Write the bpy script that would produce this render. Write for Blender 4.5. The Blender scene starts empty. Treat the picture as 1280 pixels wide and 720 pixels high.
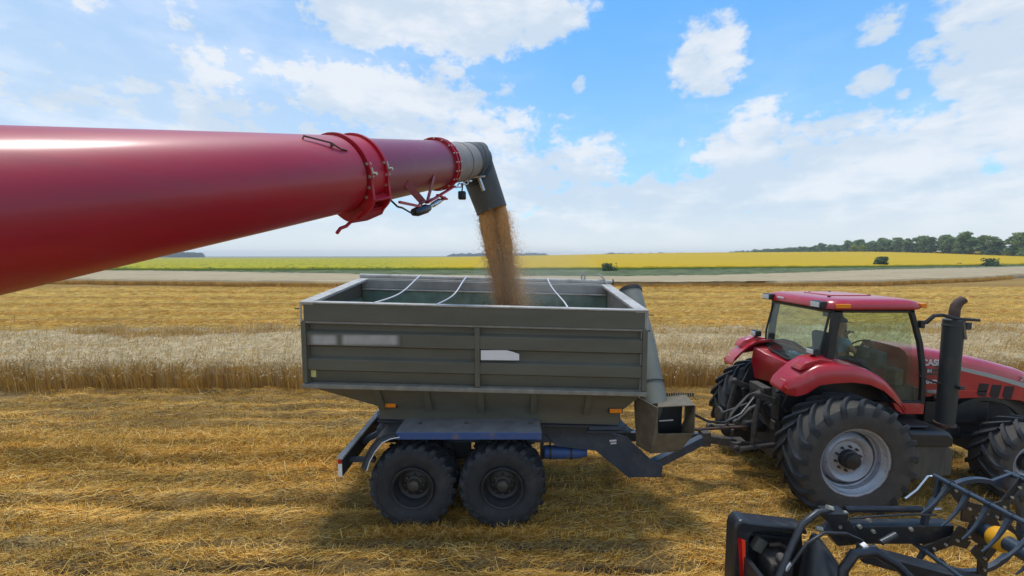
import bpy, bmesh, math, random
import numpy as np
from mathutils import Vector, Matrix, Euler
random.seed(7)
rng = np.random.default_rng(11)
R_ = math.radians
scene = bpy.context.scene
COL = scene.collection

# ------------------------------------------------------------------ camera
F = 500.0                      # focal length in pixels of the 1280 px wide photograph
H = 4.32                       # eye height
TH = math.atan(40.0 / F)       # pitch below the horizon
CT, ST = math.cos(TH), math.sin(TH)
cam_d = bpy.data.cameras.new('camera')
cam_d.sensor_width = 36.0
cam_d.lens = F / 1280.0 * 36.0
cam_d.clip_start = 0.05
cam_d.clip_end = 20000
cam = bpy.data.objects.new('camera', cam_d)
COL.objects.link(cam)
cam.location = (0, 0, H)
cam.rotation_euler = (math.pi / 2 - TH, 0, 0)
scene.camera = cam

# ------------------------------------------------------------------ exposure
scene.view_settings.view_transform = 'Standard'
scene.view_settings.look = 'None'
scene.view_settings.exposure = 0.26
scene.view_settings.gamma = 1.0

# ------------------------------------------------------------------ sun
SUN_DIR = Vector((-0.05, 0.20, 1.0)).normalized()
SUN_EL = math.asin(SUN_DIR.z)
SUN_AZ = math.atan2(SUN_DIR.x, SUN_DIR.y)
sl = bpy.data.lights.new('sun', 'SUN')
sl.energy = 2.3
sl.angle = R_(12)
sl.color = (1.0, 0.95, 0.87)
so = bpy.data.objects.new('sun', sl)
COL.objects.link(so)
so.rotation_euler = SUN_DIR.to_track_quat('Z', 'Y').to_euler()
so.location = (0, 0, 60)

# ------------------------------------------------------------------ world
def ray(px, py):
    u = (360 - py) / F
    return Vector(((px - 640) / F, CT + ST * u, -ST + CT * u))

world = bpy.data.worlds.new('World')
scene.world = world
world.use_nodes = True
nt = world.node_tree
nt.nodes.clear()
N, L = nt.nodes, nt.links

class G_:
    """tiny helper for writing node maths"""
    def __init__(s, nt): s.n, s.l = nt.nodes, nt.links
    def m(s, op, a, b=None, c=None, clamp=False):
        n = s.n.new('ShaderNodeMath'); n.operation = op; n.use_clamp = clamp
        for i, v in enumerate((a, b, c)):
            if v is None: continue
            if isinstance(v, (int, float)): n.inputs[i].default_value = v
            else: s.l.new(v, n.inputs[i])
        return n.outputs[0]
    def v(s, op, a, b=None, out=0):
        n = s.n.new('ShaderNodeVectorMath'); n.operation = op
        for i, x in enumerate((a, b)):
            if x is None: continue
            if isinstance(x, (tuple, list, Vector)): n.inputs[i].default_value = tuple(x)
            else: s.l.new(x, n.inputs[i])
        return n.outputs[out]
    def noise(s, vec, scale, detail=5, rough=0.55, dist=0.0):
        n = s.n.new('ShaderNodeTexNoise')
        n.inputs['Scale'].default_value = scale; n.inputs['Detail'].default_value = detail
        n.inputs['Roughness'].default_value = rough; n.inputs['Distortion'].default_value = dist
        if vec is not None: s.l.new(vec, n.inputs['Vector'])
        return n.outputs['Fac']
    def sstep(s, x, a, b):
        n = s.n.new('ShaderNodeMapRange'); n.interpolation_type = 'SMOOTHSTEP'
        s.l.new(x, n.inputs['Value']); n.inputs['From Min'].default_value = a; n.inputs['From Max'].default_value = b
        return n.outputs['Result']
    def mix(s, fac, a, b):
        n = s.n.new('ShaderNodeMix'); n.data_type = 'RGBA'
        for k, v in (('Factor', fac), ('A', a), ('B', b)):
            i = [q for q in n.inputs if q.name == k and (q.type == ('VALUE' if k == 'Factor' else 'RGBA'))][0]
            if isinstance(v, (int, float)): i.default_value = v
            elif isinstance(v, (tuple, list)): i.default_value = tuple(v) + ((1,) if len(v) == 3 else ())
            else: s.l.new(v, i)
        return [o for o in n.outputs if o.type == 'RGBA'][0]

g = G_(nt)
tc = N.new('ShaderNodeTexCoord')
d = g.v('NORMALIZE', tc.outputs['Generated'])
sep = N.new('ShaderNodeSeparateXYZ'); L.new(d, sep.inputs[0])
dz = sep.outputs['Z']
sky = N.new('ShaderNodeTexSky')
sky.sky_type = 'NISHITA'
sky.sun_disc = False
sky.sun_elevation = SUN_EL
sky.sun_rotation = SUN_AZ
sky.air_density = 1.0
sky.dust_density = 0.6
sky.ozone_density = 1.5
# clouds: banks placed by direction in the sky, torn by noise
nz = g.noise(g.v('MULTIPLY', d, (1, 1, 1.7)), 7.5, 12, 0.62)
nf = g.noise(g.v('MULTIPLY', d, (1, 1, 1.4)), 24, 8, 0.62)
nb = g.noise(g.v('MULTIPLY', d, (1, 1, 2.6)), 2.2, 4, 0.5)
clouds = [  # px, py, half width px, half height px, weight
    (115, 8, 60, 20, .75), (225, 15, 30, 30, .6), (60, 130, 150, 40, .6), (240, 90, 80, 55, .5), (260, 140, 190, 55, .78), (60, 60, 200, 120, .38),
    (330, 155, 330, 50, .82), (470, 130, 150, 55, .9), (520, 170, 190, 60, .9), (445, 25, 75, 38, 1.0), (560, 20, 110, 45, 1.1), (620, 10, 110, 38, 1.0), (680, 25, 50, 26, .8),
    (365, 92, 50, 20, .75), (545, 95, 34, 22, .8), (535, 127, 24, 12, .7),
    (690, 235, 95, 60, .9), (640, 170, 45, 55, .7), (560, 300, 300, 60, 1.1), (885, 72, 52, 46, .92), (1098, 36, 48, 26, .86), (1085, 104, 46, 24, .80), (1125, 119, 20, 12, .7), (724, 104, 11, 11, .75), (853, 178, 12, 10, .6),
    (1235, 20, 105, 70, 1.15), (1240, 80, 105, 65, 1.2), (1165, 58, 45, 30, .8), (1300, 60, 110, 130, 1.2),
    (960, 235, 120, 90, 1.05), (1040, 210, 140, 75, 1.1), (1160, 210, 190, 75, 1.1), (1290, 200, 120, 100, 1.1), (820, 285, 260, 60, 1.15), (1100, 270, 330, 70, 1.3), (800, 222, 60, 16, .6), (745, 237, 45, 25, .6), (300, 290, 500, 70, 1.2), (640, 310, 900, 45, 1.5),
]
bias = None
for (cx, cy, hw, hh, wgt) in clouds:
    dd = ray(cx, cy); ln = dd.length; dn = dd.normalized()
    # angular half sizes on the unit sphere
    k = 1.0 / ln
    right = Vector((dn.y, -dn.x, 0)).normalized(); up = right.cross(dn).normalized()
    hwv = hw / F * k * (abs(right.dot(Vector((1, 0, 0)))) ** 2 * .9 + .1); hhv = hh / F * k
    # squared elliptical distance from two dot products
    a = g.m('DIVIDE', g.v('DOT_PRODUCT', d, right, out=1), hwv)
    b = g.m('DIVIDE', g.v('DOT_PRODUCT', g.v('SUBTRACT', d, dn), up, out=1), hhv)
    e = g.m('ADD', g.m('MULTIPLY', a, a), g.m('MULTIPLY', b, b))
    e = g.m('MULTIPLY', g.m('SUBTRACT', 1.0, g.m('MULTIPLY', e, 0.5, clamp=False), clamp=True), wgt)
    fr = g.m('GREATER_THAN', g.v('DOT_PRODUCT', d, dn, out=1), 0.0)
    e = g.m('MULTIPLY', e, fr)
    bias = e if bias is None else g.m('MAXIMUM', bias, e)
# the half of the sky behind the camera carries broken cloud too
back = g.m('MULTIPLY', g.sstep(sep.outputs['Y'], 0.25, -0.25), 0.55)
bias = g.m('MAXIMUM', bias, back)
low = g.m('MULTIPLY', g.sstep(dz, 0.16, 0.0), 1.0)
bias = g.m('MAXIMUM', bias, low)
dens = g.m('ADD', bias, g.m('ADD', g.m('MULTIPLY', g.m('SUBTRACT', nz, 0.5), 1.75), g.m('ADD', g.m('MULTIPLY', g.m('SUBTRACT', nf, 0.5), 1.35), g.m('MULTIPLY', g.m('SUBTRACT', nb, 0.5), 0.4))))
mask = g.sstep(dens, 0.24, 0.78)
mask = g.m('MULTIPLY', mask, 0.93)
veil = g.m('ADD', g.m('MULTIPLY', g.sstep(dz, 0.62, 0.0), 0.62), g.m('MULTIPLY', g.sstep(sep.outputs['X'], 0.20, -0.62), 0.55), clamp=True)
mask = g.m('MAXIMUM', mask, g.m('MULTIPLY', veil, 0.80))
# light and dark parts of the clouds themselves
nsh = g.noise(g.v('MULTIPLY', g.v('ADD', d, (0.3, 0.1, 0.06)), (1, 1, 4.0)), 3.4, 7, 0.6)
shade = g.sstep(g.m('ADD', nsh, g.m('MULTIPLY', g.m('SUBTRACT', nz, 0.5), 0.7)), 0.40, 0.66)
ccol = g.mix(shade, (0.57, 0.66, 0.76), (0.76, 0.79, 0.83))
ccol = g.mix(g.sstep(dz, 0.13, 0.0), ccol, (0.74, 0.77, 0.80))
bg1 = N.new('ShaderNodeBackground'); bg1.inputs['Strength'].default_value = 0.13
L.new(g.v('MULTIPLY', sky.outputs[0], (0.50, 1.12, 1.42)), bg1.inputs['Color'])
bg2 = N.new('ShaderNodeBackground'); bg2.inputs['Strength'].default_value = 0.96
L.new(ccol, bg2.inputs['Color'])
mx = N.new('ShaderNodeMixShader')
L.new(mask, mx.inputs[0]); L.new(bg1.outputs[0], mx.inputs[1]); L.new(bg2.outputs[0], mx.inputs[2])
wo = N.new('ShaderNodeOutputWorld'); L.new(mx.outputs[0], wo.inputs['Surface'])

# ------------------------------------------------------------------ measuring helpers
def W(px, py, Y):
    r = ray(px, py); t = Y / r.y
    return Vector((r.x * t, Y, H + r.z * t))
def GP(px, py, Z=0.0):
    r = ray(px, py); t = (Z - H) / r.z
    return Vector((r.x * t, r.y * t, Z))
def CF(xc, yc, zc):
    """camera-frame metres to world (used once to lay out the auger's axis)"""
    return Vector((xc, CT * zc + ST * yc, H - ST * zc + CT * yc))

# ------------------------------------------------------------------ materials
def pm(name, col, rough=0.6, metal=0.0, var=0.0, vscale=6.0, bump=0.0, bscale=40.0, dirt=None, damt=0.0, dscale=3.0,
       island=None, coat=0.0, spec=0.5, stretch=(1, 1, 1), emit=None, transl=0.0, dlo=0.5, dhi=0.72):
    m = bpy.data.materials.new(name); m.use_nodes = True
    nt = m.node_tree; g = G_(nt); b = nt.nodes['Principled BSDF']
    tc = nt.nodes.new('ShaderNodeTexCoord'); P = g.v('MULTIPLY', tc.outputs['Object'], stretch)
    c = tuple(col) + (1,)
    cs = None
    if island:
        ge = nt.nodes.new('ShaderNodeNewGeometry'); rp = nt.nodes.new('ShaderNodeValToRGB')
        nt.links.new(ge.outputs['Random Per Island'], rp.inputs[0])
        el = rp.color_ramp.elements
        while len(el) < len(island): el.new(0.5)
        for i, q in enumerate(island):
            el[i].position = i / (len(island) - 1); el[i].color = tuple(q) + (1,)
        cs = rp.outputs[0]
    if var > 0:
        f = g.noise(P, vscale, 6, 0.6)
        f = g.sstep(f, 0.25, 0.75)
        base = cs if cs is not None else c
        if cs is not None:
            hs = nt.nodes.new('ShaderNodeHueSaturation'); nt.links.new(cs, hs.inputs['Color'])
            nt.links.new(g.m('ADD', g.m('MULTIPLY', f, 2 * var), 1 - var), hs.inputs['Value']); cs = hs.outputs[0]
        else:
            cs = g.mix(f, tuple(x * (1 - var) for x in col), tuple(min(1, x * (1 + var)) for x in col))
    if dirt is not None:
        f = g.sstep(g.noise(P, dscale, 9, 0.68), dlo, dhi)
        cs = g.mix(g.m('MULTIPLY', f, damt), cs if cs is not None else tuple(col), dirt)
        nt.links.new(g.m('ADD', g.m('MULTIPLY', f, 0.25 * damt), rough, clamp=True), b.inputs['Roughness'])
    else:
        b.inputs['Roughness'].default_value = rough
    if cs is not None: nt.links.new(cs, b.inputs['Base Color'])
    else: b.inputs['Base Color'].default_value = c
    b.inputs['Metallic'].default_value = metal
    b.inputs['Specular IOR Level'].default_value = spec
    b.inputs['Coat Weight'].default_value = coat
    b.inputs['Coat Roughness'].default_value = 0.20
    if bump > 0:
        bp = nt.nodes.new('ShaderNodeBump'); bp.inputs['Strength'].default_value = bump; bp.inputs['Distance'].default_value = 0.02
        nt.links.new(g.noise(P, bscale, 6, 0.6), bp.inputs['Height']); nt.links.new(bp.outputs[0], b.inputs['Normal'])
    if transl > 0:
        tr = nt.nodes.new('ShaderNodeBsdfTranslucent'); ms = nt.nodes.new('ShaderNodeMixShader'); ms.inputs[0].default_value = transl
        if cs is not None: nt.links.new(cs, tr.inputs['Color'])
        else: tr.inputs['Color'].default_value = c
        out = nt.nodes['Material Output']
        nt.links.new(b.outputs[0], ms.inputs[1]); nt.links.new(tr.outputs[0], ms.inputs[2]); nt.links.new(ms.outputs[0], out.inputs['Surface'])
    return m

DUST = (0.26, 0.21, 0.14)
M = {}
M['red'] = pm('red_paint', (0.40, 0.008, 0.018), 0.30, var=.08, vscale=2, dirt=(0.36, 0.16, 0.12), damt=.35, dscale=2.2, coat=.5)
M['red_tube'] = pm('red_tube_paint', (0.40, 0.003, 0.018), 0.50, var=.10, vscale=1.5, dirt=(0.26, 0.07, 0.075), damt=.35, dscale=1.3, coat=.45, bump=.10, bscale=2.2, stretch=(.5, .5, 2.5))
M['red_dark'] = pm('dark_red_paint', (0.42, 0.005, 0.022), 0.40, dirt=(0.2, .05, .04), damt=.5, dscale=6)
M['red_faded'] = pm('faded_red_paint', (0.24, 0.035, 0.06), 0.34, dirt=(0.25, .14, .13), damt=.4, dscale=6)
M['olive'] = pm('olive_grey_paint', (0.108, 0.105, 0.080), 0.5, var=.14, vscale=1.6, dirt=(0.14, .118, .082), damt=.40, dscale=2.5, stretch=(.6, 1, 2))
M['olive_rail'] = pm('dusty_olive_paint', (0.22, 0.205, 0.17), 0.7, var=.15, vscale=5, dirt=(0.36, .30, .22), damt=.55, dscale=5)
M['rim_top'] = pm('weathered_grey_steel', (0.42, 0.40, 0.37), 0.65, var=.2, vscale=4, dirt=(0.20, .13, .09), damt=.6, dscale=7)
M['inner'] = pm('box_inside_paint', (0.27, 0.27, 0.25), 0.6, var=.2, vscale=3, dirt=(0.30, .25, .17), damt=.3)
M['teal'] = pm('teal_inner_paint', (0.12, 0.20, 0.165), 0.6, var=.25, vscale=5, dirt=DUST, damt=.4)
M['slate'] = pm('slate_blue_frame_paint', (0.040, 0.056, 0.080), 0.55, var=.2, vscale=4, dirt=(0.13, .11, .085), damt=.45, dscale=4)
M['frame_dark'] = pm('dark_frame_paint', (0.028, 0.031, 0.036), 0.6, dirt=(0.10, .085, .06), damt=.5, dscale=5)
M['blue'] = pm('blue_paint', (0.035, 0.085, 0.24), 0.5, dirt=(0.20, .13, .09), damt=.8, dscale=6, dlo=.48)
M['fender_top'] = pm('scuffed_fender_steel', (0.20, 0.20, 0.205), 0.55, var=.2, vscale=4, dirt=(0.25, .10, .05), damt=.7, dscale=6, dlo=.56)
M['tyre'] = pm('dusty_tyre_rubber', (0.028, 0.031, 0.036), 0.62, var=.25, vscale=5, bump=.25, bscale=60, dirt=(0.10, .09, .075), damt=.35, dscale=3, spec=.35)
M['tyre_side'] = pm('grey_brown_tyre_wall', (0.055, 0.050, 0.045), 0.8, var=.2, vscale=4, dirt=(0.12, .10, .08), damt=.6, dscale=3)
M['rim_silver'] = pm('silver_rim_paint', (0.36, 0.38, 0.42), 0.38, metal=.3, var=.12, vscale=5, dirt=(0.13, .085, .06), damt=.75, dscale=9, dlo=.54)
M['rim_rust'] = pm('rusty_rim_edge', (0.33, 0.30, 0.28), 0.6, dirt=(0.16, .05, .02), damt=.9, dscale=8, dlo=.5, dhi=.6)
M['rim_black'] = pm('black_rim_paint', (0.018, 0.018, 0.02), 0.5, dirt=(0.06, .055, .05), damt=.6, dscale=6)
M['black'] = pm('black_plastic', (0.016, 0.017, 0.019), 0.45, dirt=(0.07, .06, .05), damt=.35, dscale=5)
M['black_gloss'] = pm('black_gloss_paint', (0.012, 0.013, 0.017), 0.28, dirt=(0.07, .06, .045), damt=.35, dscale=7)
M['header_black'] = pm('dusty_black_header_paint', (0.022, 0.024, 0.028), 0.36, dirt=(0.12, .105, .085), damt=.42, dscale=6, bump=.05)
M['grease'] = pm('greasy_dusty_steel', (0.055, 0.048, 0.042), 0.6, var=.4, vscale=14, dirt=(0.16, .13, .10), damt=.7, dscale=12, bump=.3)
M['tine'] = pm('blue_black_tine_plastic', (0.028, 0.042, 0.064), 0.38, dirt=(0.10, .10, .10), damt=.3)
M['yellow'] = pm('yellow_guard_plastic', (0.75, 0.36, 0.015), 0.45, dirt=(0.3, .18, .05), damt=.3)
M['orange_lens'] = pm('orange_lens', (0.85, 0.24, 0.01), 0.25)
M['red_lens'] = pm('red_reflector', (1.0, 0.07, 0.02), 0.2, coat=.5)
M['red_lens2'] = pm('dark_red_reflector', (0.45, 0.01, 0.01), 0.25)
M['yellow_lens'] = pm('yellow_reflector', (0.72, 0.66, 0.25), 0.35)
M['white'] = pm('white_paint', (0.78, 0.76, 0.76), 0.5, dirt=(.5, .45, .4), damt=.3)
M['cord'] = pm('pale_cord', (0.66, 0.64, 0.68), 0.6)
M['steel'] = pm('bright_steel', (0.52, 0.52, 0.53), 0.25, metal=.9)
M['bolt'] = pm('zinc_bolts', (0.5, 0.46, 0.38), 0.4, metal=.6)
M['beige_tube'] = pm('dusty_beige_steel', (0.275, 0.235, 0.205), 0.6, var=.12, vscale=3, dirt=(0.40, .34, .27), damt=.4, dscale=4)
M['rubber'] = pm('dark_grey_rubber_spout', (0.072, 0.070, 0.064), 0.65, var=.15, vscale=4, dirt=(0.19, .16, .12), damt=.35, dscale=3)
M['chute'] = pm('ochre_dusted_chute', (0.13, 0.105, 0.068), 0.7, var=.2, vscale=5, dirt=(0.25, .19, .12), damt=.5, dscale=5)
M['auger_grey'] = pm('blue_grey_tube_paint', (0.155, 0.16, 0.135), 0.55, var=.12, vscale=2, dirt=(.25, .22, .18), damt=.3)
M['exhaust'] = pm('black_stack_paint', (0.028, 0.033, 0.034), 0.5, dirt=(0.10, .08, .06), damt=.3, dscale=4)
M['rust'] = pm('rusty_steel', (0.085, 0.05, 0.038), 0.75, var=.4, vscale=9)
M['tank'] = pm('dusty_black_tank', (0.045, 0.047, 0.044), 0.6, dirt=(0.12, .11, .085), damt=.75, dscale=2.2, dlo=.35, dhi=.65, stretch=(3, 3, .6))
M['stripe'] = pm('grey_decal_stripe', (0.34, 0.36, 0.35), 0.4)
M['decal_dark'] = pm('dark_decal', (0.05, 0.06, 0.06), 0.4)
M['decal_red'] = pm('red_decal', (0.6, 0.06, 0.05), 0.4)
M['vent'] = pm('dark_vent_mesh', (0.02, 0.008, 0.009), 0.6, bump=.6, bscale=120)
M['seat'] = pm('dark_grey_upholstery', (0.05, 0.055, 0.06), 0.85)
M['skin'] = pm('skin', (0.42, 0.22, 0.15), 0.55)
M['cap'] = pm('navy_cap_cloth', (0.03, 0.05, 0.15), 0.85)
M['shirt'] = pm('blue_grey_shirt_cloth', (0.25, 0.33, 0.44), 0.85)
M['trousers'] = pm('dark_trouser_cloth', (0.04, 0.045, 0.06), 0.9)
M['bark'] = pm('bark', (0.10, 0.075, 0.05), 0.9, var=.3, vscale=3)
M['grain'] = pm('wheat_grain', (0.5, 0.25, 0.09), 0.7, island=[(0.55, .28, .11), (.74, .43, .19), (.82, .55, .28)], spec=.2)
M['grain_core'] = pm('dense_falling_grain', (0.78, 0.41, 0.15), 0.8, var=.22, vscale=16, bump=1.0, bscale=90, spec=.15, stretch=(1.6, 1.6, .55))
M['bottle_green'] = pm('green_plastic', (0.03, 0.30, 0.14), 0.2)
M['bottle_blue'] = pm('blue_plastic', (0.06, 0.22, 0.42), 0.2)

def glass_mat(name, tint, gl, dust=(.50, .56, .48)):
    m = bpy.data.materials.new(name); m.use_nodes = True; nt = m.node_tree; nt.nodes.remove(nt.nodes['Principled BSDF'])
    t = nt.nodes.new('ShaderNodeBsdfTransparent'); t.inputs[0].default_value = tint + (1,)
    gs = nt.nodes.new('ShaderNodeBsdfGlossy'); gs.inputs['Roughness'].default_value = .03
    df = nt.nodes.new('ShaderNodeBsdfDiffuse'); df.inputs[0].default_value = dust + (1,)
    fr = nt.nodes.new('ShaderNodeLayerWeight'); G0 = G_(nt)
    a = nt.nodes.new('ShaderNodeMixShader'); b = nt.nodes.new('ShaderNodeMixShader')
    fz = G0.m('ADD', G0.m('MULTIPLY', G0.m('POWER', fr.outputs['Facing'], 4.0), .7), .02 * gl)
    nt.links.new(fz, a.inputs[0])
    nt.links.new(t.outputs[0], a.inputs[1]); nt.links.new(gs.outputs[0], a.inputs[2])
    g = G_(nt); tcn = nt.nodes.new('ShaderNodeTexCoord')
    f = g.m('ADD', g.m('MULTIPLY', g.sstep(g.noise(tcn.outputs['Object'], 3, 6), .35, .75), .05), .015)
    nt.links.new(f, b.inputs[0]); nt.links.new(a.outputs[0], b.inputs[1]); nt.links.new(df.outputs[0], b.inputs[2])
    nt.links.new(b.outputs[0], nt.nodes['Material Output'].inputs['Surface'])
    return m
M['glass'] = glass_mat('dusty_green_glass', (0.89, 0.96, 0.91), 1.6)
M['glass_dark'] = glass_mat('dark_green_glass', (0.25, 0.38, 0.32), 1.0)
M['lamp_glass'] = pm('lamp_lens', (0.62, 0.63, 0.62), 0.12, coat=.5)

# ------------------------------------------------------------------ mesh builder
class MB:
    def __init__(s): s.v, s.f = [], []
    def add(s, vs, fs):
        o = len(s.v); s.v += [Vector(p) for p in vs]; s.f += [tuple(i + o for i in q) for q in fs]; return s
    def box(s, x0, x1, y0, y1, z0, z1, rot=None):
        vs = [Vector((x, y, z)) for x in (x0, x1) for y in (y0, y1) for z in (z0, z1)]
        if rot:
            c = Vector(((x0 + x1) / 2, (y0 + y1) / 2, (z0 + z1) / 2)); m = Euler(rot).to_matrix(); vs = [m @ (p - c) + c for p in vs]
        return s.add(vs, [(0, 1, 3, 2), (4, 6, 7, 5), (0, 4, 5, 1), (2, 3, 7, 6), (0, 2, 6, 4), (1, 5, 7, 3)])
    def ext(s, pts, vec):
        n = len(pts); pts = [Vector(p) for p in pts]; vec = Vector(vec)
        return s.add(pts + [p + vec for p in pts], [tuple(range(n)), tuple(range(2 * n - 1, n - 1, -1))] + [(i, (i + 1) % n, n + (i + 1) % n, n + i) for i in range(n)])
    def xz(s, poly, y0, y1): return s.ext([(x, y0, z) for x, z in poly], (0, y1 - y0, 0))
    def yz(s, poly, x0, x1): return s.ext([(x0, y, z) for y, z in poly], (x1 - x0, 0, 0))
    def loft(s, rings, cap=True, closed=True):
        n = len(rings[0]); vs = [Vector(p) for r in rings for p in r]; fs = []
        for k in range(len(rings) - 1):
            for i in range(n if closed else n - 1):
                j = (i + 1) % n; fs.append((k * n + i, k * n + j, (k + 1) * n + j, (k + 1) * n + i))
        if cap and closed: fs += [tuple(range(n - 1, -1, -1)), tuple((len(rings) - 1) * n + i for i in range(n))]
        return s.add(vs, fs)
    def tube(s, path, r, n=10, cap=True):
        path = [Vector(p) for p in path]; rs = r if isinstance(r, (list, tuple)) else [r] * len(path)
        tg = [(path[min(i + 1, len(path) - 1)] - path[max(i - 1, 0)]).normalized() for i in range(len(path))]
        a = Vector((0, 0, 1)) if abs(tg[0].z) < .9 else Vector((1, 0, 0)); u = (a - tg[0] * a.dot(tg[0])).normalized(); rings = []
        for p, t, q in zip(path, tg, rs):
            u = (u - t * u.dot(t)).normalized(); w = t.cross(u)
            rings.append([p + (u * math.cos(2 * math.pi * k / n) + w * math.sin(2 * math.pi * k / n)) * q for k in range(n)])
        return s.loft(rings, cap)
    def bar(s, a, b, w, h, up=(0, 0, 1)):
        a, b = Vector(a), Vector(b); t = (b - a).normalized(); u = Vector(up); u = (u - t * u.dot(t)).normalized(); q = t.cross(u)
        rg = lambda p: [p + q * w / 2 + u * h / 2, p - q * w / 2 + u * h / 2, p - q * w / 2 - u * h / 2, p + q * w / 2 - u * h / 2]
        return s.loft([rg(a), rg(b)])
    def lathe(s, prof, c, n=48, axis='Y', closed=False):
        c = Vector(c); rings = []
        for a, r in prof:
            ring = []
            for k in range(n):
                t = 2 * math.pi * k / n; x, z = r * math.cos(t), r * math.sin(t)
                ring.append(c + (Vector((x, a, z)) if axis == 'Y' else Vector((a, x, z)) if axis == 'X' else Vector((x, z, a))))
            rings.append(ring)
        if closed: rings.append(rings[0]); return s.loft(rings, False)
        return s.loft(rings, True)
    def ball(s, c, r, n=10, sc=(1, 1, 1)):
        c = Vector(c); rings = []
        for i in range(1, n):
            a = math.pi * i / n; rings.append([c + Vector((r * sc[0] * math.sin(a) * math.cos(2 * math.pi * k / (n + 2)), r * sc[1] * math.sin(a) * math.sin(2 * math.pi * k / (n + 2)), r * sc[2] * math.cos(a))) for k in range(n + 2)])
        return s.loft(rings)
    def shear(s, fn): s.v = [fn(p) for p in s.v]; return s
    def build(s, name, mat, parent=None, bev=0.0, smooth=38, label=None, seg=2, each=False):
        if each:     # every separate piece an object of its own
            par = list(range(len(s.v)))
            def find(i):
                while par[i] != i: par[i] = par[par[i]]; i = par[i]
                return i
            for f in s.f:
                for i in f[1:]: par[find(i)] = find(f[0])
            gr = {}
            for f in s.f: gr.setdefault(find(f[0]), []).append(f)
            o = None
            for fs in gr.values():
                ids = sorted({i for f in fs for i in f}); mp = {i: k for k, i in enumerate(ids)}; q = MB(); q.v = [s.v[i] for i in ids]; q.f = [tuple(mp[i] for i in f) for f in fs]
                o = q.build(name, mat, parent, bev, smooth, label, seg)
            return o
        org = parent.get('_o', (0, 0, 0)) if parent is not None else (0, 0, 0)
        if parent is not None: org = ORG[parent.name]
        me = bpy.data.meshes.new(name)
        me.from_pydata([tuple(p - Vector(org)) for p in s.v], [], s.f)
        bm = bmesh.new(); bm.from_mesh(me); bmesh.ops.recalc_face_normals(bm, faces=bm.faces); bm.to_mesh(me); bm.free()
        me.materials.append(M[mat] if isinstance(mat, str) else mat)
        if smooth:
            me.polygons.foreach_set('use_smooth', [True] * len(me.polygons)); me.set_sharp_from_angle(angle=R_(smooth))
        o = bpy.data.objects.new(name, me); COL.objects.link(o)
        if parent is not None: o.parent = parent
        ORG[o.name] = tuple(org)
        if bev > 0:
            b = o.modifiers.new('bevel', 'BEVEL'); b.width = bev; b.segments = seg; b.limit_method = 'ANGLE'; b.angle_limit = R_(40)
        if label: o['label'] = label
        return o
ORG = {}
def thing(name, label, cat, loc=(0, 0, 0), group=None):
    o = bpy.data.objects.new(name, None); COL.objects.link(o); o.location = loc; o.empty_display_size = .2
    o['label'] = label; o['category'] = cat
    if group: o['group'] = group
    ORG[o.name] = tuple(loc)
    return o
def tag(o, label=None, cat=None, group=None, kind=None):
    for k, v in (('label', label), ('category', cat), ('group', group), ('kind', kind)):
        if v: o[k] = v
    return o
def fastmesh(name, V, Q, mat, kind=None, label=None, cat=None, smooth=False):
    me = bpy.data.meshes.new(name); V = np.asarray(V, dtype=np.float32); Q = np.asarray(Q, dtype=np.int32); k = Q.shape[1]
    me.vertices.add(len(V)); me.vertices.foreach_set('co', V.ravel())
    me.loops.add(Q.size); me.loops.foreach_set('vertex_index', Q.ravel())
    me.polygons.add(len(Q)); me.polygons.foreach_set('loop_start', np.arange(0, Q.size, k, dtype=np.int32))
    try: me.polygons.foreach_set('loop_total', np.full(len(Q), k, dtype=np.int32))
    except Exception: pass
    me.update(calc_edges=True)
    if smooth: me.polygons.foreach_set('use_smooth', [True] * len(Q))
    me.materials.append(M[mat] if isinstance(mat, str) else mat)
    o = bpy.data.objects.new(name, me); COL.objects.link(o); ORG[o.name] = (0, 0, 0)
    tag(o, label, cat, None, kind)
    return o
def ribbons(P, S, Wd):
    """P (N,k,3) stations, S (N,3) side vectors, Wd (N,k) half widths -> verts, quads"""
    n, k, _ = P.shape
    A = P + S[:, None, :] * Wd[:, :, None]; B = P - S[:, None, :] * Wd[:, :, None]
    V = np.stack([A, B], 2).reshape(n * k * 2, 3)
    base = (np.arange(n) * k * 2)[:, None] + (np.arange(k - 1) * 2)[None, :]
    Q = np.stack([base, base + 1, base + 3, base + 2], -1).reshape(-1, 4)
    return V, Q
def join(lst):
    Vs, Qs, o = [], [], 0
    for V, Q in lst: Vs.append(V); Qs.append(Q + o); o += len(V)
    return np.concatenate(Vs), np.concatenate(Qs)
_ph = rng.uniform(0, 2 * np.pi, 64); _di = rng.uniform(0, np.pi, 64)
def nz2(x, y, wl, seed=0, n=6, ax=1.0):
    """smooth 2-D noise, about -1..1, wavelength wl; ax > 1 stretches it along X"""
    s = 0
    for i in range(n):
        j = (seed * 7 + i) % 64; k = 2 * np.pi / wl * (0.6 + 0.22 * i)
        s = s + np.sin(k * (x / ax * math.cos(_di[j]) + y * math.sin(_di[j])) + _ph[j] + 1.3 * np.sin(k * .37 * (x / ax * math.sin(_di[j]) - y * math.cos(_di[j])) + _ph[(j + 9) % 64]))
    return s / n * 1.6
def sst(a, b, x):
    t = np.clip((x - a) / (b - a), 0, 1); return t * t * (3 - 2 * t)
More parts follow.
